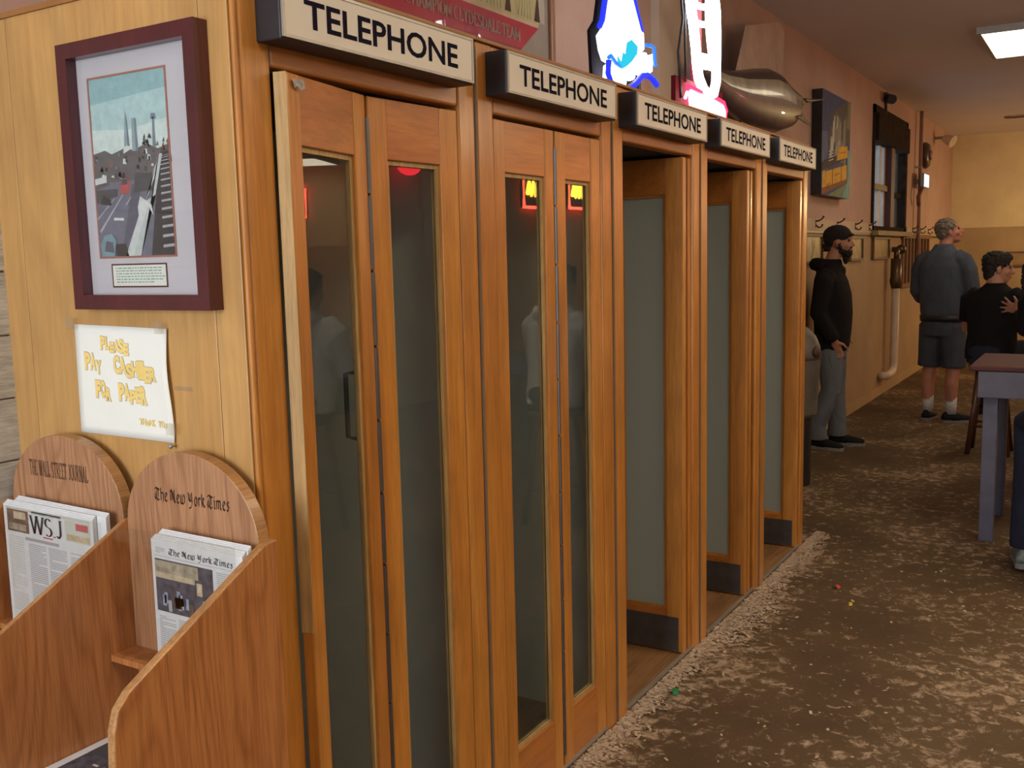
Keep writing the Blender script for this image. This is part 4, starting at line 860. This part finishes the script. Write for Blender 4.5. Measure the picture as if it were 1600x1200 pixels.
# opposite wall, seen only as reflections in the booth glass
def wall_neon(y, z, w, h, label, ca, cb):
    t = thing('beer_neon', label, 'neon sign', (X1 - .002, y, z), 0, 'neon signs across the room')
    MB().box((-.03, -w / 2, -h / 2), (0, w / 2, h / 2)).build('backing_panel', M_black, t)
    q = lambda s: [(-.045, -w / 2 * s, -h / 2 * s), (-.045, w / 2 * s, -h / 2 * s), (-.045, w / 2 * s, h / 2 * s), (-.045, -w / 2 * s, h / 2 * s)]
    MB().tube(q(.95), .028, 8, closed=True).build('border_tube', ca, t); MB().tube([(-.045, w * (-.34 + .68 * j / 8), h * (.26 if j % 2 else -.10)) for j in range(9)], .035, 8).build('letter_tube', cb, t); return t
E_amber = emit('neon_amber', (1, .55, .04, 1), 15); E_redn = emit('neon_red_wall', (1, .06, .03, 1), 22)
wall_neon(11.9, 2.60, .72, .5, 'red and amber neon reflected in the left pane of the second booth', E_redn, E_amber); wall_neon(13.35, 2.63, .72, .5, 'red and amber neon reflected in the right pane of the second booth', E_redn, E_amber)
wn = wall_neon(6.55, 2.36, .5, .5, 'blue and red neon on the far wall reflected in the first booth', E_redn, emit('neon_sky', (.1, .5, 1, 1), 12)); wn.location = (5.75, Y1, 2.66); wn.rotation_euler = (0, 0, R(90))
t = thing('red_lamp', 'round red lamp reflected in the right pane of the first booth', 'lamp', (X1, 6.5, 2.66)); MB().ball((-.17, 0, 0), .15).build('lamp_globe', emit('red_globe', (1, .02, .04, 1), 9), t, smooth=True); MB().box((-.04, -.05, -.05), (0, .05, .05)).build('bracket', M_black, t)
# warm pendant lighting the far corner
pl = bpy.data.lights.new('pendant_bulb', 'POINT'); pl.energy = 85; pl.color = (1, .74, .36); pl.shadow_soft_size = .12
pp = thing('pendant_lamp', 'brass dome pendant lamp hanging near the far wall', 'lamp', (1.9, 13.6, HC)); MB().tube([(0, 0, 0), (0, 0, -.75)], .008, 6).build('cord', M_black, pp); MB().lathe([(.03, -.72), (.05, -.75), (.2, -.92), (.205, -.92), (.055, -.74), (.035, -.71)], n=24).build('shade', M_hook, pp, smooth=True)
po = bpy.data.objects.new('pendant_bulb', pl); COL.objects.link(po); po.parent = pp; po.location = (0, 0, -.98)

# ------------------------------------------------------------------ table and stools
M_top = wood('table_top_red', (.10, .016, .008, 1), (.065, .010, .005, 1), axis='X', freq=9, rough=.6, coat=0)
M_tblue = plain('table_paint_slate', (.105, .105, .15, 1), .65, var=.12)
tb = thing('bar_table', 'tall table with a reddish top, slate painted apron and legs, at the right edge', 'table', (1.55, 4.83, 0))
tx0, tx1, ty0, ty1 = -.80, .95, -.38, .36
MB().box((tx0, ty0, .94), (tx1, ty1, .968)).build('table_top', M_top, tb, bevel=.006)
MB().box((tx0 + .045, ty0 + .004, .797), (tx1 - .045, ty0 + .03, .9395)).build('apron', M_tblue, tb, bevel=.003); MB().box((tx0 + .045, ty1 - .03, .797), (tx1 - .045, ty1 - .01, .9395)).build('apron', M_tblue, tb)
MB().box((tx0 + .045, ty0 + .0305, .797), (tx0 + .065, ty1 - .0305, .9395)).build('apron', M_tblue, tb); MB().box((tx1 - .065, ty0 + .0305, .797), (tx1 - .045, ty1 - .0305, .9395)).build('apron', M_tblue, tb)
for x in (tx0 + .072, tx1 - .145):
    for y in (ty0 + .032, ty1 - .105): MB().box((x, y, 0), (x + .072, y + .072, .94)).build('leg', M_tblue, tb, bevel=.003)
M_stool = wood('stool_redwood', (.12, .045, .025, 1), (.07, .025, .014, 1), rough=.4)
def stool(loc, label, rz=0, h=.70):
    t = thing('bar_stool', label, 'stool', loc, rz, 'wooden bar stools')
    MB().lathe([(.0, h - .035), (.15, h - .035), (.17, h - .025), (.17, h - .008), (.15, h), (.0, h)], n=24).build('seat', M_stool, t, smooth=False)
    for k in range(4):
        a = R(45 + 90 * k); MB().tube([(.11 * math.cos(a), .11 * math.sin(a), h - .036), (.20 * math.cos(a), .20 * math.sin(a), 0)], [.017, .021], 10).build('leg', M_stool, t, smooth=True)
    for z in (.22, .36):
        f = .11 + .09 * (h - z) / h
        for k in range(4):
            a, b_ = R(45 + 90 * k), R(135 + 90 * k)
            if (k + (z > .3)) % 2: continue
            MB().tube([(f * math.cos(a), f * math.sin(a), z), (f * math.cos(b_), f * math.sin(b_), z)], .011, 8).build('rung', M_stool, t, smooth=True)
    return t
stool((.62, 7.10, 0), 'red-brown stool under the seated dark-haired man in black', R(0)); stool((1.37, 3.74, 0), 'red-brown stool before the slate painted table', R(20)); stool((1.12, 6.50, 0), 'red-brown stool under the person with an outstretched hand', R(10))
# ------------------------------------------------------------------ people
def remesh(mb, name, mat, parent, voxel, smooth=4, label=None, ruffle=0):
    me = mb.mesh('tmp'); ob = bpy.data.objects.new('tmp', me); COL.objects.link(ob)
    r = ob.modifiers.new('r', 'REMESH'); r.mode = 'VOXEL'; r.voxel_size = voxel; r.use_smooth_shade = True
    if smooth: s = ob.modifiers.new('s', 'SMOOTH'); s.factor = .5; s.iterations = smooth
    dg = bpy.context.evaluated_depsgraph_get(); m2 = bpy.data.meshes.new_from_object(ob.evaluated_get(dg)); m2.name = name
    bpy.data.objects.remove(ob); bpy.data.meshes.remove(me)
    if ruffle:
        from mathutils import noise as mn
        for v_ in m2.vertices: v_.co += v_.normal * ruffle * (mn.noise(v_.co * 55) + .6 * mn.noise(v_.co * 120))
    m2.materials.clear(); m2.materials.append(mat)
    m2.polygons.foreach_set('use_smooth', [True] * len(m2.polygons))
    o = bpy.data.objects.new(name, m2); COL.objects.link(o); o.parent = parent
    if label: o['label'] = label
    return o
def cloth(name, c, rough=.9, fold=.35, weave=1.0):
    m, nt, b = newmat(name); v = coords(nt, (1, 1, .5)); n = noise(nt, 9, v, 4, .6, .8)
    r = ramp(nt, [(.3, tuple(x * .82 for x in c) + (1,)), (.7, tuple(min(1, x * 1.15) for x in c) + (1,))]); nt.links.new(n.outputs['Fac'], r.inputs[0]); nt.links.new(r.outputs[0], b.inputs['Base Color'])
    b.inputs['Roughness'].default_value = rough; b.inputs['Specular IOR Level'].default_value = .25
    bump(nt, b, n.outputs['Fac'], fold, .03); return m
M_skin = plain('skin', (.42, .20, .125, 1), .5, var=.1); M_skin2 = plain('skin_ruddy', (.46, .20, .13, 1), .5, var=.12)
M_eye = plain('eye_dark', (.07, .05, .045, 1), .3); M_lips = plain('lips', (.30, .10, .08, 1), .5)
def V(*a): return Vector(a)
def head_parts(c, yaw, pitch=0, roll=0):
    rot = Matrix.Rotation(yaw, 3, 'Z') @ Matrix.Rotation(-pitch, 3, 'Y') @ Matrix.Rotation(roll, 3, 'X'); c = Vector(c)
    return rot, (lambda x, y, z: c + rot @ Vector((x, y, z)))
def add_head(mb, c, yaw, pitch, neck):
    rot, H = head_parts(c, yaw, pitch)
    mb.ball(H(-.012, 0, .035), (.097, .077, .086), rot=rot); mb.ball(H(.024, 0, -.022), (.072, .062, .092), rot=rot); mb.ball(H(.056, 0, -.088), (.032, .034, .026), rot=rot)
    mb.ball(H(.03, 0, -.07), (.055, .055, .04), rot=rot)
    mb.tube([H(.088, 0, .022), H(.104, 0, -.008), H(.112, 0, -.026), H(.092, 0, -.038)], [.010, .013, .016, .011], 8)
    mb.ball(H(.078, 0, .032), (.018, .048, .011), rot=rot); mb.ball(H(.090, 0, -.058), (.011, .026, .006), rot=rot); mb.ball(H(.087, 0, -.068), (.011, .022, .007), rot=rot)
    for s in (1, -1):
        mb.ball(H(-.004, s * .078, -.008), (.021, .010, .033), rot=rot); mb.ball(H(.052, s * .045, -.025), (.03, .02, .025), rot=rot)
    mb.tube([H(-.022, 0, -.05), Vector(neck)], [(.055, .058), (.062, .066)], 12)
    return rot, H
def face_bits(H, rot, parent):
    for s in (1, -1): MB().ball(H(.077, s * .032, .012), .0115, 10, 7).build('eye', M_eye, parent, smooth=True)
    MB().ball(H(.094, 0, -.063), (.009, .022, .008), 10, 6, rot=rot).build('mouth', M_lips, parent, smooth=True)
def add_hand(mb, w, d, thumb, curl=.4, spread=.12, s=1.0):
    """palm along d from wrist w; 'thumb' points to the thumb side; palm normal = d x thumb"""
    w = Vector(w); d = Vector(d).normalized(); t = Vector(thumb); t = (t - d * t.dot(d)).normalized(); nrm = d.cross(t)
    mb.tube([w - d * .02, w + d * .015 * s, w + d * .05 * s, w + d * .088 * s], [(.020, .025), (.018, .032), (.015, .041), (.012, .040)], 12, ell=nrm)
    for k, (off, ln) in enumerate(((.030, .072), (.010, .082), (-.010, .076), (-.029, .060))):
        p = w + d * .080 * s + t * off * s; a = (1.5 - k) * spread; dd = (d * math.cos(a) + t * math.sin(a)); pts = [p]; ang = 0
        for f in (.45, .32, .25):
            ang += curl * (.6 if f == .45 else 1); q = pts[-1] + (dd * math.cos(ang) + nrm * math.sin(ang)) * ln * f * s; pts.append(q)
        mb.tube(pts, [.0098 * s, .0092 * s, .0084 * s, .0068 * s], 8)
    p = w + d * .022 * s + t * .030 * s; d1 = (d * .55 + t * .75 + nrm * .2).normalized(); d2 = (d * .8 + t * .45 + nrm * .35).normalized()
    mb.tube([p - t * .012, p + d1 * .035 * s, p + d1 * .035 * s + d2 * .035 * s, p + d1 * .035 * s + d2 * .058 * s], [.015 * s, .0125 * s, .0105 * s, .0075 * s], 8)
def shoe(parent, a, heading, mat, sole, name='shoe', L_=.28, pitch=0):
    """a = ankle-floor point (heel side), heading in plan"""
    t = MB(); c_, s_ = math.cos(heading), math.sin(heading)
    def P(x, y, z): return (a[0] + x * c_ - y * s_, a[1] + x * s_ + y * c_, a[2] + z)
    prof = [(-.075, .030, .052), (-.06, .037, .075), (-.02, .040, .085), (.04, .042, .072), (.10, .047, .055), (.15, .046, .046), (.19, .036, .036), (.208, .016, .026)]
    n = 12; vs = []; fs = []
    for (x, w, h) in prof:
        for j in range(n):
            b_ = 2 * math.pi * j / n; z = .022 + (h if math.sin(b_) > 0 else .010) * math.sin(b_) ; vs.append(P(x, w * math.cos(b_), max(.020, z)))
    for i in range(len(prof) - 1):
        for j in range(n): fs.append((i * n + j, i * n + (j + 1) % n, (i + 1) * n + (j + 1) % n, (i + 1) * n + j))
    fs += [tuple(range(n)), tuple((len(prof) - 1) * n + j for j in range(n))]; t.add(vs, fs)
    o = t.build(name, mat, parent, smooth=True)
    so = MB(); poly_ = [(-.082, -.02), (-.07, -.036), (-.02, -.040), (.05, -.041), (.11, -.050), (.17, -.044), (.205, -.026), (.216, 0), (.205, .026), (.17, .044), (.11, .050), (.05, .041), (-.02, .040), (-.07, .036), (-.082, .02)]
    k = len(poly_); so.add([P(x, y, 0.0) for x, y in poly_] + [P(x, y, .026) for x, y in poly_], [tuple(range(k)), tuple(range(k, 2 * k))] + [(i, (i + 1) % k, k + (i + 1) % k, k + i) for i in range(k)])
    so.build('sole', sole, o); return o
def torso(mb, rings, n=18, ax=None):
    """rings: (cx, cy, z, depth, width)"""
    vs = []; fs = []
    for (cx, cy, z, a, w) in rings:
        for j in range(n):
            b_ = 2 * math.pi * j / n; ca, sa = math.cos(b_), math.sin(b_)
            q = abs(ca) ** .85 * (1 if ca > 0 else -1), abs(sa) ** .85 * (1 if sa > 0 else -1)
            vs.append((cx + a * q[0], cy + w * q[1], z))
    k = len(rings)
    for i in range(k - 1):
        for j in range(n): fs.append((i * n + j, i * n + (j + 1) % n, (i + 1) * n + (j + 1) % n, (i + 1) * n + j))
    fs += [tuple(range(n - 1, -1, -1)), tuple((k - 1) * n + j for j in range(n))]; mb.add(vs, fs)
M_blackcloth = cloth('black_cotton', (.0075, .0065, .0075), fold=.5); M_jean = cloth('washed_jeans', (.13, .145, .168), fold=.6); M_darkjean = cloth('dark_jeans', (.018, .022, .04), fold=.5)
M_denim = cloth('denim_shirt', (.068, .082, .112), fold=.5); M_denimsh = cloth('denim_shorts', (.060, .070, .092), fold=.5); M_wsock = plain('white_sock', (.55, .55, .55, 1), .9)
M_bshoe = plain('black_shoe', (.009, .009, .010, 1), .7, spec=.2); M_wsole = plain('shoe_sole', (.20, .20, .20, 1), .7); M_hairdark = plain('dark_hair', (.014, .009, .007, 1), .8, var=.4, vs=80); M_hairgrey = plain('grey_hair', (.16, .13, .105, 1), .7, var=.35, vs=70)
M_cap = cloth('grey_cap', (.022, .019, .02)); M_belt = plain('dark_belt', (.012, .010, .012, 1), .5); M_whood = cloth('pale_hoodie', (.50, .48, .47)); M_watch = plain('bracelet', (.5, .5, .5, 1), .3, .6)

# --- man in black hooded top, profile to the right, hands at his pockets
p1 = thing('person', 'bearded person in black hooded top, pale jeans and grey cap standing past the last booth', 'person', (-.545, 6.84, 0), R(4))
b = MB(); hd = (.045, 0, 1.665)
rot, H = add_head(b, hd, R(6), R(2), (-.02, 0, 1.46))
torso(b, [(0, 0, .90, .09, .14), (0, 0, 1.05, .085, .13), (0, 0, 1.25, .10, .155), (-.01, 0, 1.40, .085, .16), (-.02, 0, 1.47, .06, .08)])
for s in (1, -1):
    fx = .07 if s > 0 else -.05; y = s * .115
    b.tube([(0, s * .085, .92), (.02, y, .5), (fx - .03, y, .08)], [.075, .05, .038], 12); b.tube([(fx - .03, y, .08), (fx + .05, y, .045)], [.032, .018], 8)
    sh = V(-.02, s * .185, 1.40); el = V(-.06 if s < 0 else -.02, s * .235, 1.10); wr = V(.055, s * .195, .89)
    b.tube([sh, el, wr], [.05, .042, .028], 10); add_hand(b, wr, (.22, -s * .42, -.9), (.9, 0, .3), curl=.3, spread=.04)
remesh(b, 'body', M_skin, p1, .008)
face_bits(H, rot, p1)
h = MB()
torso(h, [(.0, 0, .80, .125, .185), (.005, 0, .84, .135, .195), (.01, 0, .95, .142, .20), (.01, 0, 1.10, .150, .205), (0, 0, 1.25, .148, .215), (-.01, 0, 1.36, .128, .215), (-.018, 0, 1.43, .105, .175), (-.012, 0, 1.50, .085, .10), (-.008, 0, 1.535, .074, .08)])
for s in (1, -1):
    h.tube([V(-.02, s * .155, 1.41), V(-.03, s * .21, 1.37), V(-.065 if s < 0 else -.02, s * .25, 1.11), V(.035, s * .215, .93), V(.05, s * .20, .895)], [.075, .078, .066, .054, .046], 12)
h.tube([V(-.05, .10, 1.50), V(-.115, .06, 1.50), V(-.135, 0, 1.495), V(-.115, -.06, 1.50), V(-.05, -.10, 1.50)], [.035, .05, .055, .05, .035], 10)
h.tube([V(.075, -.06, 1.46), V(.085, 0, 1.43), V(.075, .06, 1.46)], .022, 8)
remesh(h, 'hooded_top', M_blackcloth, p1, .011, 4, 'black hooded top')
j = MB(); torso(j, [(0, 0, .74, .115, .16), (0, 0, .82, .12, .17), (0, 0, .95, .11, .16), (0, 0, 1.0, .10, .15)])
for s in (1, -1):
    fx = .07 if s > 0 else -.05; y = s * .115
    j.tube([(0, s * .085, .86), (.015, s * .10, .66), (.02, y, .48), (fx - .03, y, .20), (fx - .03, y, .075)], [.105, .095, .080, .073, .080], 14)
remesh(j, 'jeans', M_jean, p1, .010, 3, 'pale washed jeans')
for s in (1, -1): shoe(p1, ((.07 if s > 0 else -.05) - .02, s * .115, 0), R(8 * s - 6), M_bshoe, M_wsole)
cp_ = MB(); cp_.ball(H(-.014, 0, .062), (.112, .092, .082), rot=rot); cp_.ball(H(-.06, 0, .02), (.06, .075, .06), rot=rot); cp_.tube([H(.06, 0, .062), H(.10, 0, .058), H(.122, 0, .05)], [(.018, .06), (.009, .052), (.006, .035)], 12, ell=rot @ V(0, 0, 1)); remesh(cp_, 'cap', M_cap, p1, .008, 3)
be = MB(); be.ball(H(.058, 0, -.085), (.044, .052, .042), rot=rot); be.ball(H(.03, 0, -.07), (.052, .064, .035), rot=rot); be.tube([H(.082, -.03, -.048), H(.096, 0, -.046), H(.082, .03, -.048)], .009, 8); be.tube([H(.055, 0, -.10), H(.05, 0, -.15), H(.045, 0, -.17)], [.032, .022, .008], 8)
for s in (1, -1): be.tube([H(.0, s * .072, .0), H(.01, s * .068, -.05)], [.012, .022], 8)
be.tube([H(-.08, 0, .0), H(-.075, 0, -.06)], [.05, .045], 8); remesh(be, 'beard', M_hairdark, p1, .006, 2, None, .008)

# --- man in denim shirt and shorts, back view, head turned right and raised
p2 = thing('person', 'grey-haired person in blue denim shirt, shorts and white socks with back turned', 'person', (.065, 8.50, 0), R(68))
b = MB(); rot, H = add_head(b, (.03, -.02, 1.750), R(-52), R(12), (-.02, 0, 1.56))
torso(b, [(0, 0, .95, .11, .15), (.02, 0, 1.12, .12, .15), (0, 0, 1.32, .11, .165), (-.01, 0, 1.48, .09, .17), (-.02, 0, 1.54, .06, .08)])
for s in (1, -1):
    y = s * .115; b.tube([(0, s * .09, .95), (.01, y, .52), (-.02, y, .36), (-.01, y, .09)], [.085, .06, .062, .040], 14); b.tube([(-.01, y, .07), (.05, y, .045)], [.032, .018], 8)
    sh = V(-.01, s * .20, 1.46); el = V(.02, s * .275, 1.19) if s < 0 else V(.03, s * .26, 1.16); wr = V(.24, s * .17, 1.10)
    b.tube([sh, el, wr], [.055, .046, .03], 10); add_hand(b, wr, (.9, -s * .4, .1), (0, 0, 1), curl=.4, spread=.06)
remesh(b, 'body', M_skin2, p2, .008); face_bits(H, rot, p2)
h = MB(); torso(h, [(.0, 0, .97, .145, .185), (.005, 0, 1.02, .160, .202), (.012, 0, 1.14, .170, .212), (0, 0, 1.30, .162, .222), (-.012, 0, 1.44, .145, .225), (-.02, 0, 1.53, .115, .18), (-.02, 0, 1.59, .085, .105), (-.015, 0, 1.64, .070, .075)])
for s in (1, -1): h.tube([V(-.018, s * .12, 1.53), V(-.018, s * .19, 1.49), V(-.01, s * .235, 1.40), V(.015, s * .27, 1.20), V(.06, s * .265, 1.15), V(.20, s * .19, 1.105), V(.225, s * .18, 1.102)], [.07, .082, .080, .068, .064, .05, .046], 12)
remesh(h, 'denim_shirt', M_denim, p2, .011, 4, 'faded blue denim shirt')
j = MB(); torso(j, [(0, 0, .80, .145, .185), (0, 0, .90, .15, .19), (0, 0, .985, .142, .18)])
for s in (1, -1): j.tube([(0, s * .09, .90), (.005, s * .105, .72), (.008, s * .115, .60), (.005, s * .118, .505)], [.125, .115, .108, .108], 14)
remesh(j, 'denim_shorts', M_denimsh, p2, .011, 3); bl_ = MB(); torso(bl_, [(0, 0, .935, .156, .197), (0, 0, .99, .160, .201)], 24); bl_.build('belt', M_belt, p2, smooth=True)
for s in (1, -1):
    MB().tube([(-.01, s * .115, .08), (-.012, s * .115, .235)], [.046, .052], 14).build('sock', M_wsock, p2, smooth=True, label='white ankle sock'); shoe(p2, (-.015, s * .115, 0), R(12 if s > 0 else -42), M_bshoe, M_wsole)
hr = MB(); hr.ball(H(-.022, 0, .048), (.098, .086, .082), rot=rot); hr.ball(H(-.055, 0, -.005), (.058, .074, .062), rot=rot)
for s in (1, -1): hr.ball(H(.005, s * .072, .03), (.03, .014, .035), rot=rot)
remesh(hr, 'hair', M_hairgrey, p2, .006, 2, 'short grey hair', .010)

# --- seated figures: generic builder (x forward)
def seated(loc, rz, label, seat, top, pants, hair, skin, head_yaw, head_pitch, arms, sleeve, shoes, hairlen=0, lean=.05, sc=1.0, knees=.20, hood=False, legdrop=.48, lat=0, hlat=None, names=('shirt', 'trousers')):
    p = thing('person', label, 'person', loc, rz); b = MB(); z = seat
    nk = (lean * 1.0, lat * .85, z + .57); hc = (lean * 1.15 + .03, hlat if hlat is not None else lat * 1.15, z + .735)
    rot, H = add_head(b, hc, head_yaw, head_pitch, nk)
    torso(b, [(0, 0, z + .06, .10, .15), (lean * .3, lat * .3, z + .2, .09, .14), (lean * .7, lat * .6, z + .40, .10, .15), (lean, lat * .8, z + .54, .08, .16), (lean, lat * .85, z + .59, .055, .075)])
    feet = []
    for s in (1, -1):
        kn = V(.40, s * knees, z + .03); an = V(.33, s * (knees + .01), z - legdrop + .09)
        b.tube([(0, s * .09, z + .075), kn, an], [.08, .055, .038], 12); b.tube([an, an + V(.05, 0, -.035)], [.032, .018], 8); feet.append((an, s))
    for s, (el, wr, hd_, th, cu, spd) in arms.items():
        b.tube([V(lean, s * .185 + lat * .8, z + .52), V(*el), V(*wr)], [.05, .042, .028], 10); add_hand(b, wr, hd_, th, cu, spd)
    remesh(b, 'body', skin, p, .0065, 3); face_bits(H, rot, p)
    h = MB(); torso(h, [(0, 0, z + .03, .135, .185), (.01, 0, z + .10, .14, .19), (lean * .4, lat * .35, z + .24, .13, .18), (lean * .7, lat * .57, z + .38, .138, .195), (lean * .95, lat * .73, z + .49, .125, .205), (lean, lat * .82, z + .555, .10, .165), (lean, lat * .86, z + .60, .075, .09), (lean + .005, lat * .9, z + .625, .066, .07)])
    for s, (el, wr, hd_, th, cu, spd) in arms.items():
        e = V(*el); w = V(*wr); q = e.lerp(w, .85) if sleeve == 'long' else e
        a = V(lean, s * .12 + lat * .8, z + .54); m_ = V(lean, s * .19 + lat * .75, z + .495)
        if sleeve == 'long': h.tube([a, m_, e, q], [.074, .076, .060, .044], 12)
        else: h.tube([a, m_, m_.lerp(e, .72)], [.074, .078, .066], 12)
    if hood: h.tube([V(lean - .07, .10, z + .60), V(lean - .13, .05, z + .57), V(lean - .145, 0, z + .56), V(lean - .13, -.05, z + .57), V(lean - .07, -.10, z + .60)], [.03, .045, .05, .045, .03], 10)
    remesh(h, names[0], top, p, .011, 4); j = MB(); torso(j, [(-.01, 0, z + .002, .125, .165), (0, 0, z + .10, .135, .175), (0, 0, z + .15, .125, .165)])
    for (an, s) in feet: j.tube([(0, s * .09, z + .092), (.2, s * (.05 + knees * .55), z + .088), (.395, s * knees, z + .03), (.37, s * knees, z - .18), tuple(an)], [.09, .092, .078, .068, .066], 14)
    remesh(j, names[1], pants, p, .010, 3)
    for (an, s) in feet: shoe(p, (an.x + .01, an.y, an.z - .09), 0, shoes, M_wsole)
    hr = MB(); hr.ball(H(-.02, 0, .052), (.104, .088, .084), rot=rot); hr.ball(H(-.055, 0, -.0), (.06, .076, .066), rot=rot); hr.ball(H(-.05, 0, -.05), (.05, .062, .05), rot=rot); hr.ball(H(.04, 0, .085), (.055, .06, .04), rot=rot)
    for s in (1, -1): hr.ball(H(-.01, s * .07, .025), (.032, .016, .045), rot=rot)
    if hairlen: hr.tube([H(-.05, 0, .05), H(-.085, 0, -.08), H(-.085, 0, -.20), H(-.075, 0, -.20 - hairlen)], [(.06, .085), (.06, .098), (.05, .095), (.03, .07)], 12, ell=rot @ V(1, 0, 0)); [hr.tube([H(.02, s * .078, .04), H(.0, s * .088, -.08), H(-.02, s * .09, -.18)], [.022, .026, .018], 8) for s in (1, -1)]
    remesh(hr, 'hair', hair, p, .006, 2, None, .012); return p
# dark-haired man on the stool beyond the table, back to us, looking right
seated((.60, 7.12, 0), R(72), 'person in black T-shirt with short dark hair seated with back turned, looking right', .70, M_blackcloth, M_darkjean, M_hairdark, M_skin, R(-58), R(-4),
       {1: ((.10, .235, .96), (.33, .14, 1.0), (.9, -.3, .1), (0, 0, 1), .4, .06), -1: ((.12, -.235, .96), (.34, -.12, 1.0), (.9, .3, .1), (0, 0, 1), .4, .06)}, 'short', M_bshoe, names=('t_shirt', 'jeans'))
# long-haired person at the right edge whose open hand rests on his back
seated((1.12, 6.50, 0), R(75), 'person with long dark hair in black at right, open hand on the seated man', .70, M_blackcloth, M_darkjean, M_hairdark, M_skin, R(35), R(0),
       {1: ((.08, .28, 1.0), (.262, .395, 1.135), (.24, .84, .2), (.0, -.2, 1), .06, .30), -1: ((.10, -.20, .96), (.30, -.08, .93), (.9, .3, 0), (0, 0, 1), .4, .06)}, 'long', M_bshoe, hairlen=.10, lat=.09, hlat=.21, names=('sweater', 'jeans'))
# person at the near side of the table: only the jeans and a shoe show, the pale top shows in the booth glass
seated((1.37, 3.74, 0), R(97), 'person in pale hooded top and dark jeans seated before the table at the right edge', .70, M_whood, M_darkjean, M_hairdark, M_skin, R(10), R(-5),
       {1: ((.10, .20, .97), (.33, .03, 1.02), (.9, -.2, 0), (0, 0, 1), .3, .06), -1: ((.14, -.25, .96), (.36, -.12, 1.0), (.9, .2, 0), (0, 0, 1), .3, .06)}, 'long', plain('trainer_grey', (.16, .19, .17, 1), .6, var=.5, vs=40), knees=.25, hood=True, legdrop=.68, names=('hooded_top', 'jeans'))

# ------------------------------------------------------------------ litter and sawdust on the floor
def scrap(label, x, y, w, l, rz, col, name):
    t = MB(); vs = []
    for i in range(5):
        a = i / 4; z = .004 + .010 * math.sin(a * math.pi)
        vs += [(-w / 2, (a - .5) * l, z), (w / 2, (a - .5) * l, z + .002)]
    vs2 = [(a_, b_, c_ + .0015) for a_, b_, c_ in vs]; n = len(vs)
    t.add(vs, [(2 * i, 2 * i + 1, 2 * i + 3, 2 * i + 2) for i in range(4)]); t.add(vs2, [(2 * i, 2 * i + 2, 2 * i + 3, 2 * i + 1) for i in range(4)])
    o = t.build(name, plain(name + label[:5], col, .5), None); o.location = (x, y, 0); o.rotation_euler = (0, 0, rz); tag(o, label, 'litter', 'scraps on the floor'); return o
scrap('green plastic scrap on the floor before the third booth', .085, 1.90, .02, .055, R(25), (.02, .20, .07, 1), 'plastic_scrap')
scrap('red scrap on the sawdust floor out in front of the last booth', .33, 3.33, .02, .035, R(60), (.45, .03, .03, 1), 'plastic_scrap')
scrap('yellow scrap on the floor just nearer than the red scrap', .44, 3.12, .014, .03, R(20), (.55, .40, .03, 1), 'plastic_scrap')
# real sawdust flakes banked along the foot of the booths
N = 13000
y = rng.uniform(-.2, 4.25, N); band = .028 + .055 * (np.sin(y * 5.1) * .5 + .5) * (np.sin(y * 2.3 + 1) * .5 + .5) + .03 * np.sin(y * 17) ** 2
x = np.abs(rng.normal(0, 1, N)) * band * .75 + .004
far = rng.random(N) < .035; x[far] = rng.uniform(.05, 2.2, far.sum()); keep = x > .004; x, y = x[keep], y[keep]; n = len(x)
s = rng.uniform(.003, .0085, n); a = rng.uniform(0, 2 * np.pi, n); tz = rng.uniform(-.3, .3, (n, 2)); z0 = .0012 + rng.uniform(0, .006, n) * np.exp(-x / .1) + s * .35
ca, sa = np.cos(a), np.sin(a); ux = np.stack([ca * s, sa * s, tz[:, 0] * s], 1); uy = np.stack([-sa * s * .6, ca * s * .6, tz[:, 1] * s * .6], 1); c_ = np.stack([x, y, z0], 1)
vv = np.stack([c_ - ux - uy, c_ + ux - uy, c_ + ux + uy, c_ - ux + uy], 1).reshape(-1, 3); vv[:, 2] = np.maximum(vv[:, 2], .0006); me = bpy.data.meshes.new('sawdust'); me.from_pydata(vv.tolist(), [], [(4 * i, 4 * i + 1, 4 * i + 2, 4 * i + 3) for i in range(n)])
me.materials.append(plain('sawdust_flakes', (.46, .345, .25, 1), .9, var=.25, vs=300)); so = bpy.data.objects.new('sawdust', me); COL.objects.link(so); tag(so, 'pale sawdust banked along the foot of the booths and strewn over the floor', 'sawdust', None, 'stuff')
